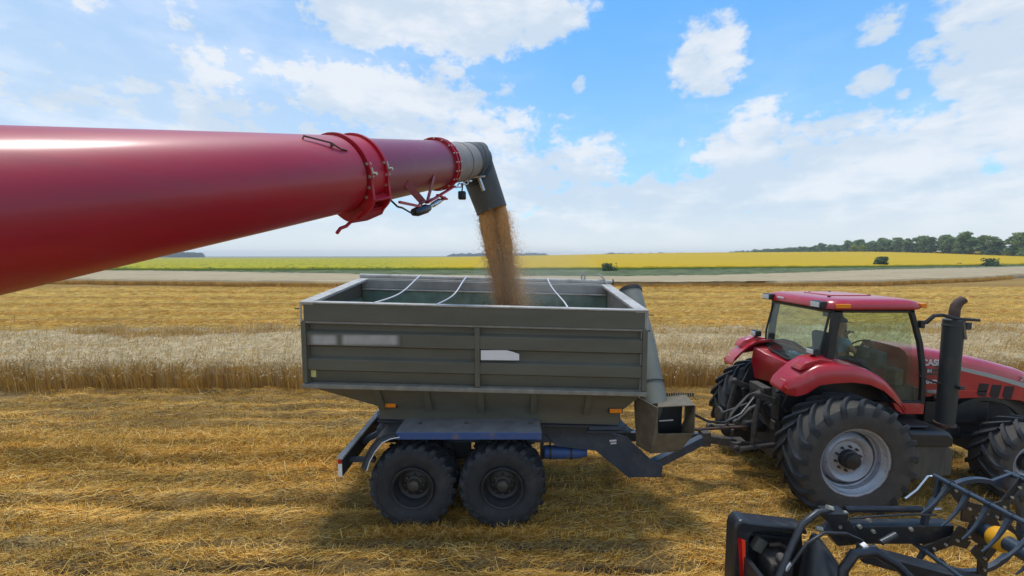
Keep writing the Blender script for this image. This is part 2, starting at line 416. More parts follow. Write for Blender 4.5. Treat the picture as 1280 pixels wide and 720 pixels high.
# ================================================================== THE SETTING
def T(x, y):   # the land rises a little beyond the sunflowers, more to the right
    x = np.asarray(x, float); y = np.asarray(y, float)
    return 6.0 * sst(-260, 260, x * 540 / np.maximum(y, 200)) * sst(120, 560 - 260 * sst(0, 300, x), y)
def gz(x, y):  # relief of the matted straw round the machines
    x = np.asarray(x, float); y = np.asarray(y, float)
    near = sst(13.5, 12.0, y)
    wr = 0.13 * np.exp(-((y - 8.3 - 0.25 * nz2(x, y * 0, 9, 3)) / 0.75) ** 2) * (1 - .6 * sst(-3.5, -1.0, x)) * (1 - .8 * sst(3.0, 5.0, x))
    rows = 0.045 * np.sin(2 * np.pi * (y + 0.12 * nz2(x, y, 3.5, 5)) / 0.62)
    fur = -0.09 * (np.exp(-((y - 5.28 - .06 * nz2(x, 0 * y, 2.5, 4)) / 0.10) ** 2) + np.exp(-((y - 5.68 - .06 * nz2(x, 0 * y, 2.1, 8)) / 0.07) ** 2)) * sst(5.5, 3.5, x)
    fur = fur - .07 * np.exp(-((y - 6.75 - .09 * nz2(x, 0 * y, 3.1, 6)) / 0.11) ** 2) * sst(1.0, -2.5, x)
    lump = 0.040 * nz2(x, y, 1.1, 1, ax=1.8) + 0.022 * nz2(x, y, 0.38, 2, ax=2.2)
    return near * (wr + rows * (.5 + 1.1 * sst(9.2, 10.2, y)) + fur * 1.9 + lump * 1.25) - 0.02

# ---- ground, one sheet to the horizon
xs = np.concatenate([-np.geomspace(6000, 15.2, 44), np.arange(-15, 15.01, 0.075), np.geomspace(15.2, 6000, 44)])
ys = np.concatenate([-np.geomspace(3000, 3.2, 20), np.arange(-3, 3.8, .8), np.arange(4.0, 13.6, 0.06), np.geomspace(13.7, 9000, 70)])
X, Y = np.meshgrid(xs, ys); Z = np.where((np.abs(X) < 15.1), gz(X, Y), -0.02) + T(X, Y)
V = np.stack([X, Y, Z], -1).reshape(-1, 3); nx, ny = len(xs), len(ys)
i = (np.arange(ny - 1)[:, None] * nx + np.arange(nx - 1)[None, :]).ravel()
Q = np.stack([i, i + 1, i + nx + 1, i + nx], -1)
def ground_mat():
    m = bpy.data.materials.new('stubble_soil'); m.use_nodes = True; nt = m.node_tree; g = G_(nt); b = nt.nodes['Principled BSDF']
    P = nt.nodes.new('ShaderNodeTexCoord').outputs['Object']
    sp = nt.nodes.new('ShaderNodeSeparateXYZ'); nt.links.new(P, sp.inputs[0]); y = sp.outputs['Y']
    n1 = g.noise(g.v('MULTIPLY', P, (.5, 1.6, 1)), 1.2, 9, .65); n2 = g.noise(g.v('MULTIPLY', P, (3, 14, 3)), 6, 5, .6); n3 = g.noise(g.v('MULTIPLY', P, (.02, .3, 1)), 1, 4, .6)
    c = g.mix(g.sstep(n1, .35, .65), (.055, .036, .020), (.24, .140, .048))
    c = g.mix(g.sstep(n2, .35, .7), c, (.40, .275, .11))
    mid = g.mix(g.sstep(n3, .35, .65), (.20, .110, .026), (.33, .20, .05)); mid = g.mix(g.m('MULTIPLY', g.sstep(n2, .3, .7), .25), mid, (.50, .35, .13))
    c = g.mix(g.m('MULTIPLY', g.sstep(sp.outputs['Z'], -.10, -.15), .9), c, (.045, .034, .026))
    c = g.mix(g.sstep(y, 13.5, 20), c, mid)
    far = g.mix(g.sstep(g.noise(g.v('MULTIPLY', P, (.0008, .004, 0)), 1, 3, .5), .45, .55), (.16, .17, .06), (.30, .26, .14))
    c = g.mix(g.sstep(y, 400, 520), c, far)
    nt.links.new(c, b.inputs['Base Color']); b.inputs['Roughness'].default_value = .9; b.inputs['Specular IOR Level'].default_value = .1
    bp = nt.nodes.new('ShaderNodeBump'); bp.inputs['Distance'].default_value = .03; bp.inputs['Strength'].default_value = .8
    nt.links.new(n2, bp.inputs['Height']); nt.links.new(bp.outputs[0], b.inputs['Normal'])
    return m
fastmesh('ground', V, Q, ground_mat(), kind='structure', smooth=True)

# ---- loose straw lying on the stubble
M['straw'] = pm('straw', (.4, .3, .1), .62, island=[(.20, .085, .014), (.46, .235, .036), (.66, .38, .07), (.78, .49, .12), (.86, .65, .29)], var=.52, vscale=1.0, spec=.06, transl=.22, stretch=(.18, 2.9, .6))
def lay_straw(n, x0, x1, y0, y1, l0, l1, wd, zoff, tilt, spread, ang0=0.0, stretch_y=True):
    u = rng.random(n)
    y = y0 + (y1 - y0) * (u ** 1.35 if stretch_y else u)
    half = np.minimum(np.maximum(1.36 * y + 2.0, 8.5), 15); x = rng.uniform(-1, 1, n) * half
    ln = rng.uniform(l0, l1, n)
    a = ang0 + rng.normal(0, spread, n) * (1 - .45 * sst(9.0, 10.0, y)) + 0.38 * nz2(x, y, 2.6, 12, ax=2) ; a = np.where(rng.random(n) < .5, a, a + np.pi)
    tl = np.abs(rng.normal(0, tilt, n)) - .04
    dx, dy, dzv = np.cos(a) * np.cos(tl), np.sin(a) * np.cos(tl), np.sin(tl)
    thin = (nz2(x, y, 1.5, 50, ax=2.5) + .5 * nz2(x, y, .5, 51, ax=2.5) > .75) & (rng.random(n) < .75)
    for yf_, wv in ((5.28, .10), (5.68, .07)): thin |= (np.abs(y - yf_ - .06 * nz2(x, 0 * y, 2.5 if yf_ < 5.5 else 2.1, 4 if yf_ < 5.5 else 8)) < wv * 1.25) & (rng.random(n) < .93) & (x < 3.5 - 2 * nz2(x, y, 2, 55))
    x, y, ln, a, tl, dx, dy, dzv = [q[~thin] for q in (x, y, ln, a, tl, dx, dy, dzv)]; n = len(x)
    z = gz(x, y) + rng.uniform(-.01, zoff, n)
    c = np.stack([x, y, z], -1); D = np.stack([dx, dy, dzv], -1) * ln[:, None]
    bend = np.stack([-dy, dx, 0 * dx], -1) * rng.normal(0, .05, n)[:, None]; bend[:, 2] -= rng.uniform(0, .04, n)
    P = np.stack([c, c + D * .5 + bend + np.array([0, 0, .015]), c + D], 1)
    for k in (1, 2): P[:, k, 2] = np.maximum(P[:, k, 2], gz(P[:, k, 0], P[:, k, 1]) + .004)
    S = np.stack([-dy, dx, rng.uniform(-.9, .9, n)], -1); S /= np.linalg.norm(S, axis=1)[:, None]
    w = wd * rng.uniform(.6, 1.3, n)
    return ribbons(P, S, np.stack([w, w, w * .5], 1))
parts = [lay_straw(34000, -15, 15, 0.6, 4.35, .12, .34, .0045, .045, .08, .30, ang0=.14, stretch_y=False), lay_straw(205000, -15, 15, 4.3, 12.7, .07, .27, .0027, .045, .08, .30, ang0=.14),
         lay_straw(13000, -15, 15, 4.3, 12.7, .12, .40, .0030, .07, .38, .9),
         lay_straw(12000, -15, 15, 4.3, 12.7, .03, .10, .0045, .05, .3, 1.5)]
# loftier windrow of threshed straw left of the trailer and some beyond it
n = 26000; x = rng.uniform(-12.5, -1.6, n); y = 8.35 + .25 * nz2(x, 0 * x, 9, 3) + rng.normal(0, .55, n)
a = rng.uniform(0, np.pi * 2, n); tl = rng.normal(.1, .35, n); ln = rng.uniform(.08, .34, n)
c = np.stack([x, y, gz(x, y) + rng.uniform(0, .09, n) * np.exp(-((y - 8.4) / .8) ** 2)], -1)
D = np.stack([np.cos(a) * np.cos(tl), np.sin(a) * np.cos(tl), np.sin(tl)], -1) * ln[:, None]
P = np.stack([c, c + D * .5 + rng.normal(0, .02, (n, 3)), c + D], 1); P[:, :, 2] = np.maximum(P[:, :, 2], gz(P[:, :, 0], P[:, :, 1]) + .004)
S = rng.normal(0, 1, (n, 3)); S /= np.linalg.norm(S, axis=1)[:, None]; w = rng.uniform(.003, .0048, n)
parts.append(ribbons(P, S, np.stack([w, w, w * .5], 1)))
# straw pushed up round the tyres
for (wx, wy, ww, hf) in ((-1.57, 6.0, .56, .42), (-.15, 6.0, .56, .42), (5.61, 6.22, .64, .55), (9.0, 6.55, .56, .42)):
    n = 2600; x = wx + rng.uniform(-1, 1, n) * (hf + .25); e_ = np.clip(1 - np.abs(x - wx) / (hf + .3), 0, 1); y = wy - rng.random(n) ** 1.5 * .22 + .03
    a = rng.uniform(0, np.pi * 2, n); tl = rng.normal(.15, .45, n); ln = rng.uniform(.05, .22, n)
    c = np.stack([x, y, gz(x, y) + rng.random(n) * .13 * e_ * np.exp(-((y - wy) / .16) ** 2)], -1); D = np.stack([np.cos(a) * np.cos(tl), np.sin(a) * np.cos(tl) * .6, np.sin(tl)], -1) * ln[:, None]
    P = np.stack([c, c + D * .5 + rng.normal(0, .012, (n, 3)), c + D], 1); S = rng.normal(0, 1, (n, 3)); S /= np.linalg.norm(S, axis=1)[:, None]; w = rng.uniform(.0024, .004, n)
    parts.append(ribbons(P, S, np.stack([w, w, w * .5], 1)))
# cut stubble stalks standing in drilled rows
n = 34000; x = rng.uniform(-15, 15, n); y = 4.6 + np.round(rng.uniform(0, 8.0, n) / .31) * .31 + .05 * nz2(x, 0 * x, 4, 56) + rng.normal(0, .012, n); hgt = rng.uniform(.06, .16, n)
c = np.stack([x, y, gz(x, y) - .01], -1); D = np.stack([rng.normal(0, .05, n), rng.normal(0, .03, n), hgt], -1)
P = np.stack([c, c + D * .5, c + D], 1); a = rng.uniform(0, np.pi, n); S = np.stack([np.cos(a), np.sin(a), 0 * a], -1); w = rng.uniform(.003, .0045, n)
parts.append(ribbons(P, S, np.stack([w, w, w], 1)))
V, Q = join(parts)
fastmesh('straw', V, Q, 'straw', kind='stuff', label='loose golden straw and cut stubble matted on the ground round the machines', cat='straw')

# ---- uncut wheat band just behind the trailer
def near_edge(x): return 12.75 + .20 * nz2(x, 0 * x, 3.0, 14) + .10 * nz2(x, 0 * x, .9, 18) + .012 * x
def far_edge(x): return 20.6 + .03 * x + .3 * nz2(x, 0 * x, 11, 15)
def wheat_h(x, y): return .84 + .07 * nz2(x, y, 2.2, 16) + .04 * nz2(x, y, .7, 19) - .22 * np.clip(nz2(x, y, 5.5, 17, ax=2.2) - .55, 0, 1)
M['stem'] = pm('wheat_stem', (.4, .25, .08), .6, island=[(.34, .17, .035), (.54, .31, .07), (.64, .40, .10), (.72, .50, .17)], var=.22, vscale=.8, spec=.15, transl=.35)
M['ear'] = pm('wheat_ear', (.4, .32, .2), .7, island=[(.27, .18, .08), (.40, .30, .165), (.49, .385, .23), (.56, .46, .30)], var=.20, vscale=.5, spec=.2, transl=.15)
M['canopy'] = pm('ripe_wheat_canopy', (.40, .31, .18), .9, var=.35, vscale=3.2, bump=1.0, bscale=9, spec=.1)
gx = np.arange(-40, 46, .3); gy = np.linspace(0, 1, 34)
Xc = np.repeat(gx[None, :], 34, 0); Yc = near_edge(Xc) + .12 + gy[:, None] * (far_edge(Xc) - near_edge(Xc) - .2); Zc = wheat_h(Xc, Yc) - .16 + .03 * nz2(Xc, Yc, .8, 20)
Zc[0, :] = -.05; Yc[0, :] = Yc[1, :] - .03; Zc[-1, :] = -.05; Yc[-1, :] = Yc[-2, :] + .03
V0 = np.stack([Xc, Yc, Zc], -1).reshape(-1, 3); nx = len(gx)
i = (np.arange(33)[:, None] * nx + np.arange(nx - 1)[None, :]).ravel(); Q0 = np.stack([i, i + 1, i + nx + 1, i + nx], -1)
wheat = []
heads = []
def stalks(x, y, full, lean, hs=1.0):
    n = len(x); h = wheat_h(x, y) * rng.uniform(.82, 1.06, n) * hs
    a = rng.normal(-.3, .9, n) if lean is None else lean
    ld = rng.uniform(.03, .2, n); dx, dy = np.cos(a) * ld, np.sin(a) * ld
    z0 = np.zeros(n) if full else h * .55
    c0 = np.stack([x, y, z0], -1); c1 = np.stack([x + dx * .35, y + dy * .35, z0 + (h - z0) * .6], -1); c2 = np.stack([x + dx, y + dy, h], -1)
    b = rng.uniform(0, np.pi, n); S = np.stack([np.cos(b), np.sin(b), 0 * b], -1); w = rng.uniform(.0035, .0060, n)
    wheat.append(ribbons(np.stack([c0, c1, c2], 1), S, np.stack([w, w, w * .8], 1)))
    hl = rng.uniform(.07, .12, n); dr = rng.uniform(-.4, 1.1, n); e = np.stack([np.cos(a) * np.abs(np.cos(dr)), np.sin(a) * np.abs(np.cos(dr)), np.sin(dr)], -1)
    w = rng.uniform(.008, .014, n)
    heads.append(ribbons(np.stack([c2, c2 + e * (hl * .5)[:, None], c2 + e * hl[:, None] - np.array([0, 0, .01])], 1), S, np.stack([w * .6, w, w * .3], 1)))
    return
n = 15000; x = rng.uniform(-24, 27, n); y = near_edge(x) + rng.random(n) ** 1.6 * .75; stalks(x, y, True, None)
n = 2500; x = rng.uniform(-24, 27, n); y = near_edge(x) + rng.normal(-.05, .13, n); stalks(x, y, True, rng.normal(-1.5, .6, n), .72)
n = 46000; x = rng.uniform(-34, 40, n); y = near_edge(x) + .6 + rng.random(n) ** 1.3 * (far_edge(x) - near_edge(x) - .7); stalks(x, y, False, None)
n = 9000; x = rng.uniform(-34, 40, n); y = near_edge(x) + rng.random(n) * 9; kk = nz2(x, y, 5.5, 17, ax=2.2) > .35; stalks(x[kk], y[kk], False, None, .93)
for (ya, yb_, xa, xb, dn) in ((-2.2, -.8, -34, -9, 9000), (-2.6, -1.2, -4, 40, 8000), (-6.5, -4.5, 3, 40, 7000)):
    x = rng.uniform(xa, xb, dn); y = far_edge(x) + rng.uniform(ya, yb_, dn) + .5 * nz2(x, 0 * x, 6, 52); kk = nz2(x, y, 4.0, 53, ax=2.5) > -.05; stalks(x[kk], y[kk], False, None, 1.16)
# leaf litter leaning out of the cut face
V1, Q1 = join(wheat); V2, Q2 = join(heads)
wf = bpy.data.meshes.new('standing_wheat')
Vt = np.concatenate([V0, V1, V2]).astype(np.float32); Qt = np.concatenate([Q0, Q1 + len(V0), Q2 + len(V0) + len(V1)]).astype(np.int32)
o = fastmesh('standing_wheat', Vt, Qt, 'canopy', kind='stuff', label='uncut band of ripe wheat standing behind the trailer and tractor', cat='wheat')
o.data.materials.append(M['stem']); o.data.materials.append(M['ear'])
o.data.polygons.foreach_set('material_index', np.concatenate([np.zeros(len(Q0)), np.ones(len(Q1)), np.full(len(Q2), 2)]).astype(np.int32))
bpy.data.meshes.remove(wf)

# ---- swaths of cut straw on the mown strip behind the wheat
def swath_ok(): pass
Vs, Qs, off = [], [], 0
for k, (yc, wd_, hh) in enumerate(((24.8, .8, .20), (28.6, .85, .24), (33.0, .95, .26), (38.2, 1.1, .30), (44.5, 1.3, .34), (50.8, 1.0, .30))):
    gx = np.arange(-95, 105, .35); t = np.linspace(-1, 1, 9)
    Xs = np.repeat(gx[None, :], 9, 0); cy = yc + .010 * Xs + .25 * nz2(Xs, 0 * Xs, 14, 21 + k)
    Ys = cy + t[:, None] * wd_; Zs = hh * (1 - t[:, None] ** 2) * (1 + .35 * nz2(Xs, Ys, 1.6, 27 + k)) - .03 + .05 * nz2(Xs, Ys, .7, 30 + k)
    Zs[0, :] = -.05; Zs[-1, :] = -.05
    Vs.append(np.stack([Xs, Ys, Zs], -1).reshape(-1, 3)); nx = len(gx)
    i = (np.arange(8)[:, None] * nx + np.arange(nx - 1)[None, :]).ravel(); Qs.append(np.stack([i, i + 1, i + nx + 1, i + nx], -1) + off); off += 9 * nx
M['swath'] = pm('straw_swath', (.43, .265, .062), .85, var=.4, vscale=2.2, bump=1.0, bscale=6, spec=.1, stretch=(.5, 2, 1), dirt=(.50, .37, .13), damt=.55, dscale=1.5)
fastmesh('straw_swath', np.concatenate(Vs), np.concatenate(Qs), 'swath', kind='stuff', label='raised rows of cut golden straw on the mown strip beyond the wheat', cat='straw', smooth=True)

# separate straws over the swaths and the mown strip
n = 90000; y = 21.5 + 32 * rng.random(n) ** 1.2; x = rng.uniform(-1, 1, n) * np.minimum(1.35 * y + 3, 75) ; dz_ = np.full(n, .02); on = rng.random(n) < .88
yc_ = np.array([24.8, 28.6, 33.0, 38.2, 44.5, 50.8]); hh_ = np.array([.20, .24, .26, .30, .34, .30]); k_ = rng.integers(0, 6, n)
cy_ = np.choose(k_, [yc_[i] + .010 * x + .25 * nz2(x, 0 * x, 14, 21 + i) for i in range(6)]); off_ = rng.normal(0, .42, n)
y = np.where(on, cy_ + off_, y); dz_ = np.where(on, hh_[k_] * np.clip(1 - off_ ** 2, 0, 1) + rng.uniform(-.03, .08, n), dz_)
a = rng.normal(.1, .8, n); tl = rng.normal(.05, .25, n); ln = rng.uniform(.2, .6, n); c = np.stack([x, y, dz_], -1)
D = np.stack([np.cos(a) * np.cos(tl), np.sin(a) * np.cos(tl), np.abs(np.sin(tl))], -1) * ln[:, None]; P = np.stack([c, c + D * .5 + np.array([0, 0, .03]), c + D], 1)
S = np.stack([-np.sin(a), np.cos(a), rng.normal(0, 1, n)], -1); S /= np.linalg.norm(S, axis=1)[:, None]; w = rng.uniform(.005, .011, n)
V, Q = ribbons(P, S, np.stack([w, w, w * .5], 1))
fastmesh('loose_straw', V, Q, 'straw', kind='stuff', label='loose straws scattered over the mown strip beyond the standing wheat', cat='straw')

# ---- second wheat field, further off
def slab(name, x0, x1, nxx, yn, yf, hfn, mat, label, cat, rows=24, terr=True, power=1.6):
    gx = np.linspace(x0, x1, nxx) if np.isscalar(x0) else x0; t = np.linspace(0, 1, rows) ** power
    Xs = np.repeat(gx[None, :], rows, 0); Ys = yn(Xs) + t[:, None] * (yf(Xs) - yn(Xs)); B = T(Xs, Ys) if terr else 0 * Xs
    Zs = B + hfn(Xs, Ys); Zs[0, :] = B[0, :] - .05; Ys[0, :] = Ys[1, :] - .05; Ys[0, :] = yn(Xs)[0, :]; Ys[1, :] = yn(Xs)[0, :] + .08
    Zs[-1, :] = B[-1, :] - .1; Ys[-1, :] = Ys[-2, :] + .3
    i = (np.arange(rows - 1)[:, None] * nxx + np.arange(nxx - 1)[None, :]).ravel()
    return fastmesh(name, np.stack([Xs, Ys, Zs], -1).reshape(-1, 3), np.stack([i, i + 1, i + nxx + 1, i + nxx], -1), mat, kind='stuff', label=label, cat=cat, smooth=True)
def wn2(x): return np.interp(x, [-230, -66, -26, 19, 53, 80, 110, 200, 330], [75, 61, 55.5, 53.5, 58, 68, 84, 110, 150]) + .4 * nz2(x, 0 * x, 9, 33)
def wf2(x):   # meets the green margin
    return np.interp(x, [-230, -87, -24, 0, 16, 37, 60, 95, 171, 330], [104, 97, 77, 71.5, 69.5, 74, 85, 104, 134, 190])
M['wheat_far'] = pm('ripe_wheat_far', (.37, .29, .175), .9, var=.16, vscale=.35, bump=.8, bscale=3, spec=.1, stretch=(.35, 1.4, 1), dirt=(.30, .19, .075), damt=.35, dscale=.12, dlo=.58, dhi=.7)
slab('wheat_field', -230, 330, 700, wn2, wf2, lambda x, y: .85 + .05 * nz2(x, y, 3, 34), 'wheat_far', 'pale uncut wheat field between the straw rows and the sunflowers', 'wheat', rows=60)
# a fringe of stalks on its near face
n = 26000; x = rng.uniform(-85, 95, n); y = wn2(x) - rng.uniform(0, .35, n); h = .55 * rng.uniform(.6, 1.2, n); c = np.stack([x, y, 0 * x], -1)
D = np.stack([rng.normal(0, .1, n), rng.normal(-.05, .08, n), h], -1); P = np.stack([c, c + D * .5, c + D], 1); S = np.tile(np.array([1., 0, 0]), (n, 1)); w = rng.uniform(.008, .018, n)
V, Q = ribbons(P, S, np.stack([w, w, w], 1))
fastmesh('wheat_fringe', V, Q, 'stem', kind='stuff', label='brown cut face of the far wheat field above the straw rows', cat='wheat')

# ---- green margin
def strip_lo(x, y0=112): return wf2(x) + .3
M['margin'] = pm('green_weeds', (.095, .115, .050), .9, var=.45, vscale=.4, bump=1, bscale=3, spec=.1, dirt=(.16, .17, .08), damt=.6, dscale=.15, stretch=(.4, 1, 1))
def sun_near(x): return np.interp(x, [-520, -230, -85, -32, 0, 34, 86, 116, 185, 330, 760], [125, 108, 98, 101, 103, 106, 119, 126, 147, 198, 330]) + .8 * nz2(x, 0 * x, 30, 36)
slab('field_margin', -330, 380, 420, strip_lo, lambda x: sun_near(x) + 1, lambda x, y: (.72 + .16 * nz2(x, y, 4, 37)) + .12 * nz2(x, y, 1.5, 38), 'margin', 'green weedy margin between the pale wheat and the sunflowers', 'weeds', rows=26, power=1)

# ---- sunflowers
def sun_mat():
    m = bpy.data.materials.new('sunflower_heads'); m.use_nodes = True; nt = m.node_tree; g = G_(nt); b = nt.nodes['Principled BSDF']
    P = nt.nodes.new('ShaderNodeTexCoord').outputs['Object']; sp = nt.nodes.new('ShaderNodeSeparateXYZ'); nt.links.new(P, sp.inputs[0])
    n1 = g.noise(g.v('MULTIPLY', P, (1, .35, 1)), 1.1, 5, .7); n2 = g.noise(g.v('MULTIPLY', P, (.012, .03, 0)), 1, 4, .6)
    right = g.sstep(g.m('ADD', g.m('DIVIDE', sp.outputs['X'], g.m('ADD', sp.outputs['Y'], 1)), g.m('MULTIPLY', g.m('SUBTRACT', n2, .5), .25)), -.38, -.02)
    gr = g.mix(n1, (.07, .12, .02), (.15, .20, .03)); ye = g.mix(n2, (.43, .272, .002), (.52, .34, .004))
    lo = g.m('ADD', .45, g.m('MULTIPLY', right, -.10))
    f = g.m('SUBTRACT', n1, lo); f = g.sstep(f, -.09, .07)
    ye2 = g.mix(right, (.38, .32, .012), ye)
    hd_ = g.m('MAXIMUM', g.sstep(sp.outputs['Z'], 1.15, 1.38), g.sstep(sp.outputs['Y'], 200, 215)); f = g.m('MULTIPLY', f, hd_)
    c = g.mix(f, gr, ye2); nt.links.new(c, b.inputs['Base Color']); b.inputs['Roughness'].default_value = .85; b.inputs['Specular IOR Level'].default_value = .1
    return m
slab('sunflower_field', -520, 760, 1500, sun_near, lambda x: np.clip(np.where(x > 262, 201 + (x - 268) * 2.784, 545), 150, 545) + 0 * x, lambda x, y: 1.5 + .14 * nz2(x, y, 5, 40) + .10 * nz2(x, y, 1.9, 41), sun_mat(), 'broad field of yellow sunflowers reaching to the horizon', 'sunflowers', rows=150, power=1.8)

# ---- leaf clumps, trees and bushes
def leaf_mat(name, c, v=.35):
    return pm(name, c, .75, island=[tuple(q * .55 for q in c), c, tuple(min(1, q * 1.35) for q in c)], var=v, vscale=.9, spec=.15, transl=.38)
M['leaf_a'] = leaf_mat('windbreak_leaves', (.19, .27, .10)); M['leaf_b'] = leaf_mat('paler_windbreak_leaves', (.24, .31, .12))
M['leaf_y'] = leaf_mat('yellow_green_leaves', (.34, .38, .05)); M['leaf_d'] = leaf_mat('dark_bush_leaves', (.085, .13, .055)); M['leaf_f'] = leaf_mat('far_wood_leaves', (.045, .075, .040))
def leaves(C, s):
    n = len(C); A = rng.normal(0, 1, (n, 3)); A /= np.linalg.norm(A, axis=1)[:, None]; B = np.cross(A, rng.normal(0, 1, (n, 3))); B /= np.linalg.norm(B, axis=1)[:, None]
    s = s[:, None]; V = np.stack([C + A * s, C + B * s * .6, C - A * s, C - B * s * .6], 1).reshape(-1, 3); Q = np.arange(4 * n).reshape(n, 4)
    return V, Q
def crown_mesh(h, r, n, s, mat, base=.10, low=False):
    k = 16; t = rng.random(k); cz = h * (base + (1 - base) * t * .92); rr = r * (1 - .75 * np.abs(t - .42) ** 1.2) * rng.uniform(.35, .85, k); an = rng.uniform(0, 6.28, k)
    cc = np.stack([np.cos(an) * rr * .8, np.sin(an) * rr * .8, cz], -1); cr = r * rng.uniform(.32, .6, k)
    j = rng.integers(0, k, n); d_ = rng.normal(0, 1, (n, 3)); d_ /= np.linalg.norm(d_, axis=1)[:, None]
    C = cc[j] + d_ * (cr[j] * rng.random(n) ** .45)[:, None] * np.array([1, 1, .85]); C = C[(C[:, 2] < h) & (C[:, 2] > (0.05 if low else h * .08))]
    V, Q = leaves(C, rng.uniform(.6, 1.3, len(C)) * s)
    me = bpy.data.meshes.new('crown'); me.from_pydata(V.tolist(), [], Q.tolist()); me.materials.append(M[mat]); return me
def trunk_mesh(h, r):
    b = MB(); b.tube([(0, 0, -.3), (.05, .02, h * .3), (-.04, .05, h * .62), (.02, 0, h * .85)], [r, r * .8, r * .5, r * .2], 7)
    for a in range(5):
        z = h * (.25 + .1 * a); q = a * 2.4; b.tube([(0, 0, z), (math.cos(q) * h * .10, math.sin(q) * h * .10, z + h * .09), (math.cos(q) * h * .17, math.sin(q) * h * .17, z + h * .2)], [r * .4, r * .25, r * .08], 5)
    me = bpy.data.meshes.new('trunk'); me.from_pydata([tuple(p) for p in b.v], [], b.f); me.materials.append(M['bark']); return me
variants = []
for k in range(7):
    variants.append((crown_mesh(13, 3.6, 1700, .50, ('leaf_a', 'leaf_b', 'leaf_a', 'leaf_b', 'leaf_a', 'leaf_b', 'leaf_y')[k]), trunk_mesh(13, .22)))
def put_tree(x, y, k, sc, label, group, name='windbreak_tree'):
    e = bpy.data.objects.new(name, None); COL.objects.link(e); e.location = (x, y, float(T(x, y))); e.rotation_euler = (0, 0, rng.uniform(0, 6.28)); e.scale = (sc * rng.uniform(1.15, 1.4), sc * 1.3, sc * rng.uniform(.88, 1.12))
    e['label'] = label; e['category'] = 'tree'; e['group'] = group
    c = bpy.data.objects.new('crown', variants[k][0]); t = bpy.data.objects.new('trunk', variants[k][1])
    for q in (c, t): COL.objects.link(q); q.parent = e
for k in range(170):
    s_ = k * 5.4
    x = 268 + (578 - 268) / 903. * s_ + rng.normal(0, 1.2); y = 207 + (1070 - 207) / 903. * s_ + rng.normal(0, 1.5)
    put_tree(x, y, int(rng.integers(0, 6)), rng.uniform(.85, 1.12) * (.92 if k < 40 else .86) * (1 - .32 * sst(40, 170, np.array(float(k)))), 'dark green tree in the long windbreak row beyond the sunflowers at right', 'trees of the windbreak')
    if k % 2 == 0: put_tree(x + rng.uniform(3, 6), y - rng.uniform(-1, 3), int(rng.integers(0, 6)), rng.uniform(.6, .9), 'dark green tree in the long windbreak row beyond the sunflowers at right', 'trees of the windbreak')
for k, (px, Yd, sc) in enumerate(((1068, 330, .62), (1078, 335, .56))):
    p = W(px, 318, Yd); put_tree(p.x, Yd, 6, sc, 'small yellow-green tree standing out before the dark windbreak', 'yellow-green trees before the windbreak', 'small_tree')
def bush(px, pyb, wpx, hpx, label, Yd=None, mat='leaf_d', lab_cat='bush'):
    p = GP(px, pyb, 0.3) if Yd is None else W(px, pyb, Yd); D_ = p.y * CT; s = wpx * D_ / F / 2; h = hpx * D_ / F
    o = bpy.data.objects.new('bush', crown_mesh(h, s * .9, 900, max(.12, h * .10), mat, base=.02, low=True)); COL.objects.link(o); o.location = (p.x, p.y, float(T(p.x, p.y)) + .1)
    o.data.name = 'bush'; tag(o, label, 'bush')
bush(762, 341, 30, 13, 'dark green bush in the weedy margin right of the grain stream')
bush(1102, 335.5, 20, 15, 'dark round bush in the margin above the tractor cab roof')
bush(1237, 334.5, 28, 12, 'low wide dark bush in the margin at far right')
bush(1199, 334, 6, 6, 'narrow dark shrub between the two wider bushes at right')
bush(1140, 335, 13, 4, 'low faint shrub just right of the round bush')
bush(418, 337, 18, 5, 'small blue-green bush left of the trailer rim')
bush(957, 336.5, 12, 4, 'tiny dark shrub in the margin left of the cab')
bush(992, 337, 10, 4, 'tiny dark shrub in the margin above the cab work lamp')
# far woods on the horizon
def far_wood(name, x0, x1, y0, y1, h, n, label):
    t = rng.random(n); x = x0 + (x1 - x0) * t; y = y0 + (y1 - y0) * t + rng.uniform(-20, 20, n); hh = h * (1 + .25 * nz2(x, 0 * x, 60, 44)) * np.minimum(1, np.minimum(t, 1 - t) * 12 + .35)
    C = np.stack([x, y, T(x, y) + rng.random(n) * hh], -1); V, Q = leaves(C, rng.uniform(2, 4, n)); fastmesh(name, V, Q, 'leaf_f', kind='stuff', label=label, cat='woodland')
far_wood('far_wood', -1150, -985, 1250, 1270, 15, 5000, 'far bluish wood on the horizon at left under the red tube')
far_wood('far_wood', -330, 190, 2050, 2100, 14, 9000, 'thin far line of trees on the horizon behind the grain stream')
far_wood('far_wood', 360, 960, 1650, 1600, 9, 9000, 'thin dark far tree line on the horizon left of the windbreak')

# ---- air between here and the horizon
def haze():
    b = MB().box(-2600, 2600, -60, 3200, -1.5, 34); m = bpy.data.materials.new('haze'); m.use_nodes = True; nt = m.node_tree
    nt.nodes.remove(nt.nodes['Principled BSDF']); v = nt.nodes.new('ShaderNodeVolumePrincipled'); v.inputs['Color'].default_value = (.90, .95, 1, 1); v.inputs['Density'].default_value = .00028; v.inputs['Anisotropy'].default_value = .2
    nt.links.new(v.outputs[0], nt.nodes['Material Output'].inputs['Volume'])
    o = b.build('haze', m, smooth=0); tag(o, 'thin bluish air over the far fields', 'haze', None, 'stuff')
HAZE = True
if HAZE: haze()
